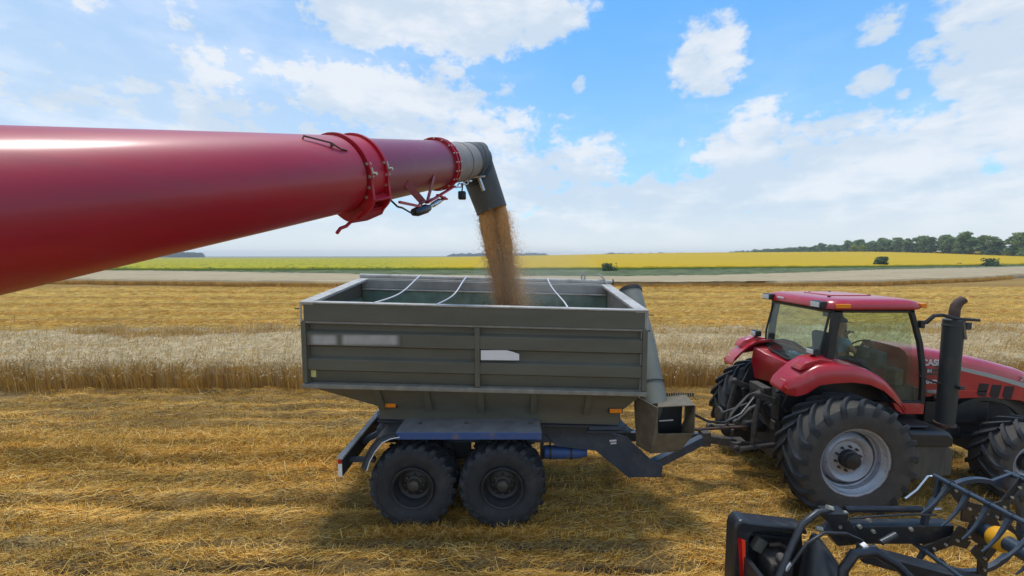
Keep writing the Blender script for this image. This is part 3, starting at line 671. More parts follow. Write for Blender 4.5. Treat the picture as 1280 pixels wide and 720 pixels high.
# ================================================================== GRAIN TRAILER
def tyre_carcass(b, c, w, R, rr, n=72):
    s = R - .045; h = w / 2
    prof = [(-h * .62, rr - .01), (-h * .80, rr + .01), (-h * .95, rr + (s - rr) * .30), (-h, rr + (s - rr) * .58), (-h * .97, rr + (s - rr) * .80), (-h * .86, rr + (s - rr) * .94), (-h * .6, s * .995), (0, s + .008)]
    prof = prof + [(-a, r) for a, r in prof[-2::-1]]
    b.lathe(prof, c, n, closed=True); return s
def chevron(b, c, w, R, s, rr, n, sweep, thick, side_drop=.35, flip=1):
    c = Vector(c); h = w / 2
    for side in (-1, 1):
        for k in range(n):
            p0 = 2 * math.pi * (k + (.5 if side > 0 else 0)) / n; rings = []
            for q, t in enumerate((0, .2, .4, .6, .8, .93, 1.0, 1.06)):
                y = side * h * (-.04 + 1.0 * min(t, 1)) if t <= 1 else side * h * 1.0
                ph = p0 + flip * sweep * (t ** .85)
                top = R - .006 * t if t < .9 else (R - .03 if t < .97 else (R - .085 if t < 1.03 else R - side_drop * (R - rr)))
                bs = (s - .02) if t < .97 else s - .07 if t < 1.03 else R - side_drop * (R - rr) - .06
                if t >= 1.0: y = side * h * (1.0 if t < 1.03 else 1.012)
                dw = thick / 2 / R * (1 + .35 * t); ring = []
                for a, r in ((-dw * 1.25, bs), (-dw * .8, top), (dw * .8, top), (dw * 1.25, bs)):
                    ring.append(c + Vector((r * math.cos(ph + a), y, r * math.sin(ph + a))))
                if t > 1.0: ring = [ring[0] * .5 + ring[3] * .5 + Vector((0, -side * .03, 0))] * 4 if False else ring
                rings.append(ring)
            b.loft(rings)
GT = 'trailers'
tr = thing('grain_trailer', 'olive grey two-axle grain trailer being filled, with blue fender and steel box', 'trailer', (-.6, 7.3, 0))
SL = -.0253
def tilt(p): return Vector((p.x, p.y, p.z + SL * (p.x + 3.25)))
YN, YF, XL, XR = 6.10, 8.60, -3.25, 2.09
def tb(name, mat, b, parent=tr, bev=.006, **k): return b.shear(tilt).build(name, mat, parent, bev=bev, **k)
# near wall: pressed steel with horizontal ribs
prof = [(6.105, 3.60), (6.105, 3.325), (6.135, 3.315), (6.135, 3.285), (6.185, 3.275), (6.185, 3.185), (6.115, 3.145), (6.115, 2.945), (6.185, 2.915), (6.185, 2.765), (6.115, 2.725), (6.115, 2.555), (6.185, 2.525), (6.185, 2.375), (6.215, 2.33), (6.25, 2.33), (6.25, 3.60)]
wall = tb('side_wall', 'olive', MB().yz(prof, XL + .04, XR - .04), bev=.004)
wf_ = [(2 * (YN + YF) / 2 - y, z) for y, z in prof]
tb('side_wall', 'olive', MB().yz([(y, z if z < 3.4 else 3.83) for y, z in wf_], XL + .04, XR - .04), bev=.004)
b = MB()
for x0, x1 in ((XL - .01, XL + .065), (XR - .065, XR + .01)): b.box(x0, x1, YN - .004, YN + .10, 2.345, 3.33)
b.box(-.58, -.50, YN + .001, YN + .10, 2.345, 3.285)
tb('wall_post', 'olive', b, each=True)
b = MB(); b.box(XL - .02, XR + .02, YN - .02, YN + .14, 2.265, 2.335)
tb('bottom_rail', 'olive_rail', b, bev=.012)
b = MB(); b.yz([(YN - .012, 3.60), (YN + .15, 3.60), (YN + .15, 3.625), (YN - .012, 3.625)], XL - .01, XR + .01); b.box(XL - .01, XL + .02, YN - .012, YN + .006, 3.31, 3.60); b.box(XR - .02, XR + .01, YN - .012, YN + .006, 3.31, 3.60)
tb('top_rim', 'rim_top', b)
b = MB(); b.yz([(6.102, 3.318), (6.140, 3.330), (6.140, 3.300), (6.102, 3.290)], XL + .0, XR - .0); tb('wall_ledge', 'olive_rail', b, bev=.004)
# end walls with the broad pale flange on top; they climb to the higher far side
zn, zf = 3.61, 3.84
for X0, X1, F0, F1, nm in ((XL + .02, XL + .08, XL - .01, XL + .19, 'rear_wall'), (XR - .08, XR - .02, XR - .19, XR + .01, 'front_wall')):
    e = tb(nm, 'inner' if nm == 'front_wall' else 'olive', MB().yz([(YN + .05, 2.3), (YF - .05, 2.3), (YF - .05, zf - .02), (YN + .05, zn - .02)], X0, X1))
    tb('top_flange', 'rim_top', MB().yz([(YN, zn + .018), (YF, zf + .018), (YF, zf - .03), (YN, zn - .03)], F0, F1), e)
# far wall: light upper half, ledge, teal lower half
tb('inner_panel', 'inner', MB().box(XL + .09, XR - .09, YF - .20, YF - .155, 3.65, 3.83))
tb('inner_ledge', 'rim_top', MB().box(XL + .09, XR - .09, YF - .235, YF - .15, 3.615, 3.645), bev=.01)
tb('inner_panel', 'teal', MB().box(XL + .09, XR - .09, YF - .19, YF - .155, 2.35, 3.612), label='teal lower inner panel')
tb('inner_panel', 'teal', MB().box(XL + .085, XL + .10, YN + .15, YF - .2, 2.35, 3.45), label='teal lower inner panel')
b = MB()
for x in (-1.9, -.55, .8): b.box(x - .03, x + .03, YF - .23, YF - .20, 2.4, 3.38)
tb('inner_rib', 'inner', b, each=True)
# rolled cover along the far rim
b = MB(); b.tube([(XL - .0, YF - .03, 3.90), (XL + 2, YF - .03, 3.895), (XR - 1.5, YF - .03, 3.90), (XR + .06, YF - .03, 3.90)], .045, 14)
roll = tb('rolled_cover', 'rim_top', b, bev=0)
tb('end_cap', 'rust', MB().lathe([(XR + .06, .062), (XR + .085, .062)], (0, YF - .03, 3.90), 14, 'X'), roll)
tb('far_rim', 'rim_top', MB().box(XL, XR, YF - .12, YF + .01, 3.83, 3.858))
for (xa, xb, sg) in (((-2.12), (-1.92), .26), ((-1.16), (-.93), .22), ((.86), (.80), .30)):
    pts = []
    for k in range(13):
        t = k / 12; y = YN + .02 + (YF - YN - .06) * t
        pts.append((xa + (xb - xa) * t + .04 * math.sin(t * 5), y, zn + .02 + (3.92 - zn) * t - sg * math.sin(math.pi * t) * .28))
    tb('cover_rope', 'cord', MB().tube(pts, .013, 6), bev=0)
b = MB(); b.tube([(1.50, YF - .03, 3.86), (1.49, YF - .03, 4.05), (1.52, YF - .04, 4.09), (1.56, YF - .03, 4.05), (1.56, YF - .03, 3.9)], .018, 6)
tb('rim_hook', 'rim_top', b, bev=0)
b = MB(); b.tube([(2.02, YF - .10, 3.86), (1.98, YF - .06, 3.95), (1.90, YF - .03, 4.03), (1.85, YF - .03, 4.06)], .02, 6); tb('rim_hook', 'rim_top', b, bev=0)
b = MB(); b.box(XR + .01, XR + .10, YN + .02, YN + .04, 3.54, 3.555); b.box(XR + .01, XR + .05, YN + .02, YN + .04, 3.29, 3.31); b.box(XL - .10, XL, YN + .02, YN + .04, 3.5, 3.515); b.box(XL - .07, XL, YN + .02, YN + .04, 3.24, 3.25)
tb('latch_pin', 'frame_dark', b, bev=0, each=True)
# hopper underneath
YB0, YB1 = 6.50, 8.20
b = MB(); r0 = [(XL + .02, YN + .08, 2.27), (XR - .02, YN + .08, 2.27), (XR - .02, YF - .08, 2.27), (XL + .02, YF - .08, 2.27)]; r1 = [(-2.22, YB0, 1.84), (1.80, YB0, 1.84), (1.80, YB1, 1.84), (-2.22, YB1, 1.84)]; r2 = [(p[0], p[1], 1.62) for p in r1]
b.loft([r0, r1, r2])
hop = tb('hopper', 'olive', b, bev=.008)
b = MB()
for x in (-2.20, -1.42, -.55, .30, 1.18):
    b.ext([(x, YN + .07, 2.262), (x, YN + .33, 2.262), (x, YB0 - .004, 1.86), (x, YB0 - .06, 1.80), (x, YB0 - .10, 1.86)], (.10, 0, 0))
tb('gusset', 'olive', b, hop, each=True)
tb('lower_flange', 'frame_dark', MB().box(-2.24, 1.86, YB0 - .05, YB1 + .05, 1.585, 1.618), hop)
b = MB(); b.box(-2.1, 1.7, YB0 + .05, YB1 - .05, 1.42, 1.58); tb('hopper_base', 'frame_dark', b, hop)
# grain heap lying in the box
heap = MB(); rr_ = []
for k in range(9):
    t = k / 8; rr_.append([(-.15 + (1 - t) * 1.8 * math.cos(a) * (1 + .08 * math.sin(3 * a)), 7.40 + (1 - t) * .95 * math.sin(a), 2.30 + .62 * t ** 1.2) for a in [2 * math.pi * q / 28 for q in range(28)]])
heap.loft(rr_); tag(heap.build('grain_heap', 'grain_core', None), 'heap of orange wheat grain inside the trailer box under the falling stream', 'grain', None, 'stuff')
# plates, lamps and marks on the near side
p = W(601, 438, YN); q = W(649, 451, YN)
b = MB(); b.xz([(p.x, p.z), (p.x + .40, p.z), (p.x + .48, p.z - .02), (q.x, p.z - .06), (q.x, q.z + .005), (p.x, q.z + .01)], YN + .006, YN + .012)
b.build('white_sign', 'white', tr)
tb('reflector', 'yellow_lens', MB().box(-3.165, -3.095, YN + .075, YN + .0845, 2.43, 2.53).box(-3.17, -3.09, YN + .078, YN + .086, 2.42, 2.54), bev=0, label='pale yellow reflector')
def blur_mat():
    m = bpy.data.materials.new('worn_pale_lettering'); m.use_nodes = True; nt = m.node_tree; g = G_(nt); b = nt.nodes['Principled BSDF']
    P = nt.nodes.new('ShaderNodeTexCoord').outputs['Generated']; sp = nt.nodes.new('ShaderNodeSeparateXYZ'); nt.links.new(P, sp.inputs[0]); x, z = sp.outputs['X'], sp.outputs['Z']
    e = g.m('MULTIPLY', g.sstep(x, 0, .08), g.sstep(x, 1, .92)); e = g.m('MULTIPLY', e, g.m('MULTIPLY', g.sstep(z, 0, .3), g.sstep(z, 1, .7)))
    gap = g.m('SUBTRACT', 1, g.m('MULTIPLY', g.sstep(x, .27, .33), g.sstep(x, .40, .34)))
    n = g.m('ADD', .55, g.m('MULTIPLY', g.noise(g.v('MULTIPLY', P, (9, 1, 1.5)), 1, 2), .7)); f = g.m('MULTIPLY', g.m('MULTIPLY', e, gap), n, clamp=True)
    nt.links.new(g.mix(f, (.115, .11, .09), (.42, .41, .40)), b.inputs['Base Color']); b.inputs['Roughness'].default_value = .6
    return m
tb('worn_lettering', blur_mat(), MB().box(-3.15, -1.72, YN + .008, YN + .014, 2.955, 3.135), bev=0, label='smudged pale unreadable lettering')
def lamp(x, z, y=6.46):
    o = MB().box(x - .10, x + .10, y - .02, y + .03, z - .035, z + .035).build('marker_lamp', 'orange_lens', tr, bev=.008)
    MB().box(x - .12, x + .12, y + .0, y + .05, z - .05, z + .05).build('lamp_base', 'frame_dark', o, bev=.005)
p = W(487, 507, 6.44); lamp(p.x, p.z); p = W(770, 514, 6.40); lamp(p.x, p.z, 6.42)
# chassis
YC = 6.72
b = MB()
for y in (YC, 7.90):
    b.box(-2.35, 1.50, y, y + .12, 1.08, 1.36)
for x in (-2.30, -.9, .5, 1.4): b.box(x, x + .12, YC + .12, 7.90, 1.10, 1.32)
ch = b.build('chassis', 'slate', tr, bev=.01)
b = MB()
for y in (YC - .05, 8.01):
    b.ext([(.55, y, 1.33), (1.48, y, 1.34), (1.98, y, 1.20), (2.45, y, .76), (2.62, y, .70), (2.60, y, .48), (2.02, y, .48), (1.45, y, .96), (.75, y, 1.04)], (0, .05, 0))
b.build('gooseneck_plate', 'slate', ch, each=True, bev=.008)
pe = Vector((3.72, 7.36, .86))
b = MB(); b.bar((2.35, YC + .02, .62), pe + Vector((-.1, -.03, 0)), .12, .17); b.bar((2.35, 8.0, .62), pe + Vector((-.1, .03, 0)), .12, .17); b.bar((2.9, 6.95, .73), (2.9, 7.76, .73), .09, .10)
b.build('drawbar', 'slate', ch, bev=.012)
b = MB(); b.bar(pe, pe + Vector((.42, 0, -.06)), .12, .14); b.lathe([(-.05, .06), (-.05, .13), (.05, .13), (.05, .06)], pe + Vector((.5, 0, -.08)), 20, 'Z', closed=True); b.box(pe.x - .14, pe.x + .02, pe.y - .10, pe.y + .10, pe.z - .12, pe.z + .15)
b.build('hitch_eye', 'grease', ch, bev=.008)
# cross member brackets under the front of the hopper
b = MB(); b.box(1.28, 1.90, 6.44, 6.74, 1.43, 1.495); b.box(1.25, 2.0, 6.52, 6.74, 1.345, 1.385); b.box(1.42, 1.80, 6.60, 6.72, 1.385, 1.50); b.box(1.30, 1.335, 6.51, 6.62, 1.575, 1.80); b.box(1.78, 1.815, 6.51, 6.62, 1.575, 1.80)
b.build('hopper_bracket', 'slate', ch, bev=.008)
b = MB(); b.box(-2.2, -2.0, 6.55, 8.1, 1.36, 1.5); b.box(-.9, -.7, 6.7, 8.0, 1.36, 1.5); b.box(.45, .65, 6.7, 8.0, 1.36, 1.5); b.build('cross_beam', 'frame_dark', ch, each=True, bev=.01)
# suspension between the wheels
b = MB()
for y in (6.80, 7.92):
    b.tube([(-1.9, y, .72), (-1.3, y, .82), (-.86, y, .92), (-.4, y, .82), (.15, y, .72)], .05, 8); b.box(-1.0, -.72, y - .06, y + .06, .78, 1.1)
b.build('leaf_spring', 'frame_dark', tr, each=True, bev=.008)
# rear bumper beam, running across
b = MB(); b.box(-2.75, -2.68, 6.08, 8.62, .84, 1.12); bm_ = b.build('rear_bumper', 'frame_dark', tr, bev=.006)
b = MB(); b.box(-2.765, -2.665, 6.07, 8.63, 1.12, 1.16); b.build('bumper_cap', 'rim_top', bm_, bev=.006)
MB().box(-2.745, -2.685, 6.068, 6.078, .84, 1.05).build('bumper_mark', 'white', bm_); MB().box(-2.745, -2.685, 6.066, 6.078, 1.055, 1.12).build('bumper_mark', 'red_lens2', bm_, label='dark red end mark')
b = MB(); b.bar((-2.68, 6.35, .98), (-2.25, 6.35, .98), .06, .08); b.bar((-2.68, 6.95, 1.0), (-2.3, 6.95, 1.2), .08, .1); b.bar((-2.68, 7.8, 1.0), (-2.3, 7.8, 1.2), .08, .1); b.build('bumper_bracket', 'slate', bm_, each=True, bev=.006)
# fenders
def fender(y0, y1, near):
    yl = y0 if near else y1
    b = MB(); b.xz([(-1.80, 1.60), (.46, 1.60), (.46, 1.565), (-1.80, 1.565)], y0, y1)
    f = b.build('fender', 'fender_top', tr, bev=.006)
    b = MB(); b.box(-1.80, .46, (yl - .012) if near else yl, yl if near else yl + .012, 1.485, 1.597); b.build('fender_lip', 'blue', f, bev=.004)
    pts = [(-1.80, 1.60), (-1.96, 1.565), (-2.10, 1.50), (-2.22, 1.35), (-2.31, 1.18), (-2.36, 1.02)]
    ins = [(-1.80, 1.565), (-1.945, 1.535), (-2.07, 1.475), (-2.185, 1.335), (-2.275, 1.17), (-2.325, 1.02)]
    b = MB(); b.loft([[(o_[0], y0, o_[1]), (i_[0], y0, i_[1]), (i_[0], y1, i_[1]), (o_[0], y1, o_[1])] for o_, i_ in zip(pts, ins)]); b.build('curved_mudguard', 'frame_dark', f, bev=.004)
    b = MB(); b.loft([[(i_[0] + .005, yl - .012, i_[1] - .0), (i_[0] + .055, yl - .012, i_[1] - .035), (i_[0] + .055, yl + .002, i_[1] - .035), (i_[0] + .005, yl + .002, i_[1])] for i_ in ins]); b.build('mudguard_lip', 'slate', f)
    b = MB(); b.tube([(i_[0] + .06, yl - .012, i_[1] - .04) for i_ in ins], .008, 6); b.build('mudguard_edge', 'white', f)
    b = MB()
    for x in (-1.5, -.75, .3): b.bar((x, y0 + .3, 1.61), (x, 6.8 if near else 7.9, 1.3), .05, .05)
    b.build('fender_stay', 'frame_dark', f, each=True)
fender(6.00, 6.70, True); fender(8.06, 8.68, False)
b = MB(); pts = []
for k in range(60):
    a = k * .75; pts.append((-2.30 + .05 * math.cos(a) + .0015 * k, 6.78 + .05 * math.sin(a), 1.62 - k * .007))
b.tube(pts, .012, 5); b.build('coiled_air_line', 'blue', tr)
MB().box(-2.22, -2.05, 6.62, 6.72, 1.38, 1.75).build('valve_box', 'frame_dark', tr, bev=.01)
# air tank
b = MB(); b.lathe([(.54, .02), (.55, .09), (.58, .115), (1.14, .115), (1.32, .07), (1.33, .02)], (0, 6.83, .86), 24, 'X'); tk = b.build('air_tank', 'blue', tr)
b = MB()
for x in (.66, 1.02): b.lathe([(x, .117), (x, .125), (x + .03, .125), (x + .03, .117)], (0, 6.83, .86), 24, 'X', closed=True); b.box(x, x + .03, 6.81, 6.85, .97, 1.10)
b.build('tank_strap', 'frame_dark', tk, each=True)
b = MB(); b.box(.50, .56, 6.80, 6.86, .74, 1.1); b.build('tank_bracket', 'frame_dark', tk)
# trailer wheels
def trailer_wheel(cx, y0, side):
    w = .54; cy = y0 + w / 2; c = (cx, cy, .665); Rw = .70; rr = .335
    hub = bpy.data.objects.new('wheel', None); COL.objects.link(hub); hub.parent = tr; hub.location = Vector((cx, cy, .665)) - Vector(ORG[tr.name]); ORG[hub.name] = c
    b = MB(); s = tyre_carcass(b, c, w, Rw, rr, 64); chevron(b, c, w, Rw, s, rr, 22, .22, .075, .20); b.build('tyre', 'tyre', hub, smooth=40)
    o = -1 if side < 0 else 1; Y = lambda a: o * a
    b = MB(); prof = [(Y(.255), rr + .005), (Y(.265), rr - .005), (Y(.255), rr - .03), (Y(.20), rr - .045), (Y(.18), rr - .06), (Y(.09), rr - .075), (Y(.07), rr - .12), (Y(.10), rr - .17), (Y(.10), .10), (Y(.04), .10), (Y(.04), rr - .15), (Y(-.2), rr - .07), (Y(-.22), rr + .005)]
    b.lathe(prof, c, 48, closed=True); rm = b.build('rim', 'rim_black', hub)
    b = MB(); b.lathe([(Y(.02), .125), (Y(.11), .12), (Y(.12), .10), (Y(.19), .085), (Y(.205), .06), (Y(.208), .001)], c, 24)
    b.build('hub_cap', 'grease', rm)
    b = MB()
    for k in range(8): a = k * math.pi / 4; b.lathe([(Y(.095), .016), (Y(.135), .016)], (cx + .155 * math.cos(a), cy, .665 + .155 * math.sin(a)), 6)
    b.build('wheel_nut', 'grease', rm, each=True)
for cx in (-1.57, -.15):
    trailer_wheel(cx, 6.01, -1); trailer_wheel(cx, 8.08, 1)
b = MB()
for cx in (-1.57, -.15): b.tube([(cx, 6.5, .68), (cx, 8.2, .68)], .065, 12)
b.build('axle', 'frame_dark', tr, each=True)
# unloading auger of the trailer, in front of the box
b = MB(); b.tube([(2.30, 7.75, 3.66), (2.38, 7.15, 2.78), (2.41, 6.58, 1.80)], [.20, .205, .22], 32, cap=True); au = b.build('discharge_auger', 'auger_grey', tr)
b = MB(); ax = (Vector((2.30, 7.75, 3.66)) - Vector((2.42, 6.62, 1.90))).normalized(); p0 = Vector((2.30, 7.75, 3.66))
b.tube([p0 - ax * .05, p0 + ax * .012], .218, 32); b.build('auger_cap', 'black', au)
b = MB(); p1 = Vector((2.42, 6.62, 1.90)) + ax * .28; b.tube([p1 - ax * .008, p1 + ax * .008], .226, 32); b.build('tube_seam', 'frame_dark', au)
b = MB(); b.tube([(2.42, 6.62, 2.0), (2.43, 6.70, 1.60), (2.40, 6.95, 1.30)], .17, 20); b.build('auger_foot', 'auger_grey', au)
# chute
def quadpl(b, pts, th):   # a plate of four points with thickness
    n = (Vector(pts[1]) - Vector(pts[0])).cross(Vector(pts[3]) - Vector(pts[0])).normalized(); b.ext(pts, n * th)
A = {}
fl, fr, br, bl = (2.33, 6.22), (2.92, 6.22), (2.98, 6.72), (2.10, 6.62)
b = MB()
quadpl(b, [(fl[0], fl[1], 1.90), (bl[0], bl[1], 1.95), (bl[0] + .02, bl[1], 1.12), (2.26, 6.28, 1.12)], -.02)
quadpl(b, [(fl[0], fl[1], 1.90), (2.26, 6.28, 1.12), (fl[0] + .02, fl[1], 1.46), (fl[0] + .01, fl[1], 1.6)], .012)
cu = b.build('chute', 'chute', tr, bev=.003)
b = MB(); quadpl(b, [(fl[0] + .005, fl[1], 1.465), (fr[0], fr[1], 1.48), (2.76, 6.34, 1.14), (2.26, 6.28, 1.115)], .015); b.build('chute_apron', 'chute', cu, bev=.003)
b = MB(); quadpl(b, [(fr[0], fr[1], 1.93), (fr[0], fr[1], 1.48), (2.76, 6.34, 1.14), (2.86, 6.75, 1.15)], .015); quadpl(b, [(fr[0], fr[1], 1.93), (2.86, 6.75, 1.15), (br[0], br[1], 1.5), (br[0], br[1], 1.95)], .015)
quadpl(b, [(bl[0], bl[1] + .1, 1.88), (br[0], br[1], 1.95), (2.86, 6.75, 1.15), (bl[0] + .03, bl[1], 1.12)], .015); b.build('chute_side', 'chute', cu, bev=.003)
b = MB(); quadpl(b, [(2.26, 6.28, 1.12), (2.76, 6.34, 1.13), (2.86, 6.75, 1.14), (2.12, 6.62, 1.11)], -.012); b.build('chute_floor', 'chute', cu)
b = MB(); quadpl(b, [(fl[0], fl[1], 1.905), (fr[0], fr[1], 1.935), (br[0], br[1], 1.955), (2.50, 6.68, 1.90)], .012); b.build('chute_roof', 'chute', cu)
b = MB(); b.box(2.34, 2.86, 6.54, 6.56, 1.16, 1.90); b.build('chute_shade_plate', 'black', cu)  # black plate added inside the chute mouth, its colour standing for interior shade
b = MB()
for k in range(13): x = 2.48 + k * .04; b.box(x + .12, x + .142, 6.66, 6.68, 1.93, 1.99)
b.build('rubber_fringe', 'frame_dark', cu)
b = MB(); b.bar((2.38, 6.28, 1.66), (2.62, 6.32, 1.66), .02, .015); b.build('chute_rod', 'rim_top', cu)
b = MB(); b.tube([(2.55, 7.0, 1.15), (2.5, 7.1, .95), (2.55, 7.2, .72)], .03, 8); b.tube([(2.35, 7.1, 1.2), (2.45, 7.15, .9), (2.6, 7.3, .7)], .02, 8); b.build('auger_hose', 'rust', au)
# plate with a small pale mark
b = MB(); b.xz([(1.68, 1.13), (1.80, 1.135), (1.80, 1.165), (1.68, 1.16)], 6.660, 6.668); b.xz([(1.70, 1.085), (1.80, 1.09), (1.80, 1.115), (1.70, 1.11)], 6.660, 6.668); b.build('worn_marking', 'white', ch)

# ================================================================== TRACTOR
tc_ = thing('tractor', 'red tractor with dusty green glass cab pulling the grain trailer', 'tractor', (5.62, 7.72, 0))
CY = 7.72                                             # centre line
def big_wheel(cx, cz, y0, w, Rw, rr, nl, side, disc):
    cy = y0 + w / 2; c = (cx, cy, cz)
    hub = bpy.data.objects.new('wheel', None); COL.objects.link(hub); hub.parent = tc_; hub.location = Vector(c) - Vector(ORG[tc_.name]); ORG[hub.name] = c
    b = MB(); s = Rw - .078; h = w / 2
    prof = [(-h * .70, rr - .01), (-h * .86, rr + .015), (-h * .97, rr + (s - rr) * .30), (-h, rr + (s - rr) * .60), (-h * .97, rr + (s - rr) * .82), (-h * .88, rr + (s - rr) * .95), (-h * .6, s), (0, s + .01)]
    prof = prof + [(-a, r) for a, r in prof[-2::-1]]; b.lathe(prof, c, 84, closed=True); ty = b.build('tyre', 'tyre_side', hub, smooth=40)
    b = MB(); chevron(b, c, w, Rw, s, rr, nl, .40, .072, .36, flip=1); b.build('lugs', 'tyre', ty, smooth=30)
    Y = lambda a: side * a
    b = MB(); b.lathe([(Y(h * .76), rr + .012), (Y(h * .80), rr), (Y(h * .76), rr - .025), (Y(h * .60), rr - .045), (Y(h * .52), rr - .075), (Y(h * .30), rr - .085), (Y(h * .25), rr - .105), (Y(-h * .5), rr - .11), (Y(-h * .76), rr + .01)], c, 72, closed=True); rm = b.build('rim', 'rim_silver', hub)
    b = MB(); b.lathe([(Y(h * .765), rr + .014), (Y(h * .825), rr + .002), (Y(h * .77), rr - .012)], c, 72, closed=True); b.build('rim_edge', 'rim_rust', rm)
    dr = rr * .70
    b = MB(); b.lathe([(Y(disc - .10), rr - .11), (Y(disc - .06), dr + .05), (Y(disc + .05), dr), (Y(disc + .075), dr - .03), (Y(disc + .06), dr - .07), (Y(disc + .0), dr - .12), (Y(disc + .02), .16), (Y(disc + .02), .02), (Y(disc - .1), .02)], c, 64); b.build('disc', 'rim_silver', rm)
    b = MB(); b.lathe([(Y(disc), .16), (Y(disc + .09), .155), (Y(disc + .10), .13), (Y(disc + .15), .12), (Y(disc + .16), .09), (Y(disc + .162), .001)], c, 32); b.build('hub', 'rim_black', rm)
    b = MB()
    for k in range(10): a = k * math.pi / 5 + .2; b.lathe([(Y(disc + .015), .022), (Y(disc + .055), .02)], (cx + .205 * math.cos(a), cy, cz + .205 * math.sin(a)), 6)
    for k in range(8): a = k * math.pi / 4 + .1; b.box(cx + (dr + .03) * math.cos(a) - .03, cx + (dr + .03) * math.cos(a) + .03, cy + Y(disc - .02) - .01, cy + Y(disc - .02) + .01, cz + (dr + .03) * math.sin(a) - .03, cz + (dr + .03) * math.sin(a) + .03)
    b.build('wheel_nut', 'grease', rm, each=True)
big_wheel(5.61, .95, 6.22, .62, 1.045, .575, 21, -1, .07)
big_wheel(5.61, .95, 2 * CY - 6.32 - .62, .62, 1.045, .575, 21, 1, .07)
big_wheel(9.0, .73, 6.55, .54, .75, .40, 18, -1, .05)
big_wheel(9.0, .73, 2 * CY - 6.55 - .54, .54, .75, .40, 18, 1, .05)
# running gear
b = MB(); b.tube([(5.62, 6.8, 1.01), (5.62, 2 * CY - 6.8, 1.01)], .17, 20); b.box(5.0, 5.95, CY - .38, CY + .38, .62, 1.42); b.box(5.95, 7.6, CY - .30, CY + .30, .62, 1.45)
tz = b.build('transmission', 'frame_dark', tc_, bev=.04)
b = MB(); b.box(7.45, 10.3, CY - .34, CY + .34, .85, 1.95); b.box(8.55, 8.95, 6.9, 2 * CY - 6.9, .68, .95); b.build('engine', 'frame_dark', tc_, bev=.03)
b = MB(); b.box(7.7, 8.9, CY - .46, CY - .35, 1.20, 1.62); b.tube([(7.75, CY - .5, 1.72), (8.25, CY - .5, 1.70)], .055, 12); b.box(8.0, 8.35, CY - .50, CY - .42, .98, 1.14); b.build('engine_block', 'black', tc_, bev=.02)
MB().box(8.02, 8.30, CY - .478, CY - .468, 1.50, 1.54).build('engine_plate', 'white', tc_)
b = MB(); b.box(7.62, 7.86, CY - .56, CY - .40, 1.80, 1.86); b.build('air_filter_lid', 'rim_top', tc_, bev=.02)
# rear fenders
def fen(sg):
    yy = lambda y: y if sg < 0 else 2 * CY - y
    st = [  # x, outer top z, outer bottom z, inner top z, outer y
        (4.68, 2.04, 1.99, 2.06, 6.78), (4.73, 2.15, 1.94, 2.17, 6.71), (4.86, 2.26, 1.93, 2.30, 6.66), (5.00, 2.35, 1.99, 2.42, 6.62), (5.18, 2.47, 2.15, 2.53, 6.58), (5.42, 2.50, 2.19, 2.56, 6.56), (5.70, 2.49, 2.21, 2.55, 6.55), (6.00, 2.41, 2.17, 2.47, 6.55), (6.25, 2.28, 2.06, 2.34, 6.56), (6.45, 2.10, 1.90, 2.18, 6.58), (6.62, 1.92, 1.76, 2.02, 6.62), (6.76, 1.76, 1.62, 1.86, 6.68)]
    rings = []
    for x, zt, zb, zi, yo in st:
        rings.append([(x, yy(yo), zb), (x, yy(yo - .004), (zt + zb) / 2), (x, yy(yo + .035), zt - .02), (x, yy(yo + .09), zt), (x, yy(7.10), zi), (x, yy(7.10), zi - .05), (x, yy(yo + .10), zt - .06), (x, yy(yo + .03), zb)])
    f = MB().loft(rings).build('rear_fender', 'red', tc_, bev=0, smooth=60)
    # raised lamp pod on the fender
    b = MB(); b.loft([[(x, yy(6.72), z0), (x, yy(6.70), z1), (x, yy(6.92), z1 + .02), (x, yy(6.96), z0)] for x, z0, z1 in ((4.92, 2.36, 2.38), (5.02, 2.38, 2.50), (5.26, 2.44, 2.575), (5.5, 2.47, 2.53))]); b.build('lamp_pod', 'red', f, bev=.02, smooth=60)
    MB().box(4.955, 4.965, min(yy(6.74), yy(6.88)), max(yy(6.74), yy(6.88)), 2.40, 2.44).build('turn_lamp', 'orange_lens', f)
    b = MB(); b.box(4.74, 4.755, min(yy(6.80), yy(6.92)), max(yy(6.80), yy(6.92)), 2.10, 2.17); b.build('reflector', 'yellow_lens', f, label='pale yellow reflector')
    b = MB(); b.lathe([(4.70, .035), (4.73, .04)], (0, yy(6.755), 2.05), 14, 'X'); b.build('tail_lamp', 'red_lens2', f)
    # work lamp standing on it
    b = MB(); b.box(5.22, 5.34, min(yy(6.80), yy(6.99)), max(yy(6.80), yy(6.99)), 2.60, 2.72); b.box(5.26, 5.30, min(yy(6.87), yy(6.92)), max(yy(6.87), yy(6.92)), 2.52, 2.60); w_ = b.build('work_lamp', 'black', f, bev=.015)
    MB().box(5.205, 5.225, min(yy(6.82), yy(6.97)), max(yy(6.82), yy(6.97)), 2.62, 2.70).build('lamp_lens', 'lamp_glass', w_, bev=.005)
fen(-1); fen(1)
# inner wheel arches and lower body panel below the rear window
b = MB(); rings = []
for y, zt, x0 in ((7.08, 2.40, 5.12), (7.25, 2.30, 5.26), (CY, 2.26, 5.34), (2 * CY - 7.25, 2.30, 5.26), (2 * CY - 7.08, 2.40, 5.12)): rings.append([(x0 + .03, y, 1.72), (x0 - .04, y, 2.05), (x0, y, zt), (x0 + .5, y, zt + .05), (x0 + .5, y, 1.72)])
b.loft(rings); b.build('rear_panel', 'red', tc_, bev=.015, smooth=60)
b = MB(); 
for s_ in (-1, 1): y = CY + s_ * .64; b.xz([(4.9, 1.6), (5.2, 2.30), (5.7, 2.42), (6.4, 2.15), (6.85, 1.62), (6.3, 1.3), (5.2, 1.3)], y - .02, y + .02)
b.build('wheel_arch', 'black', tc_, each=True)
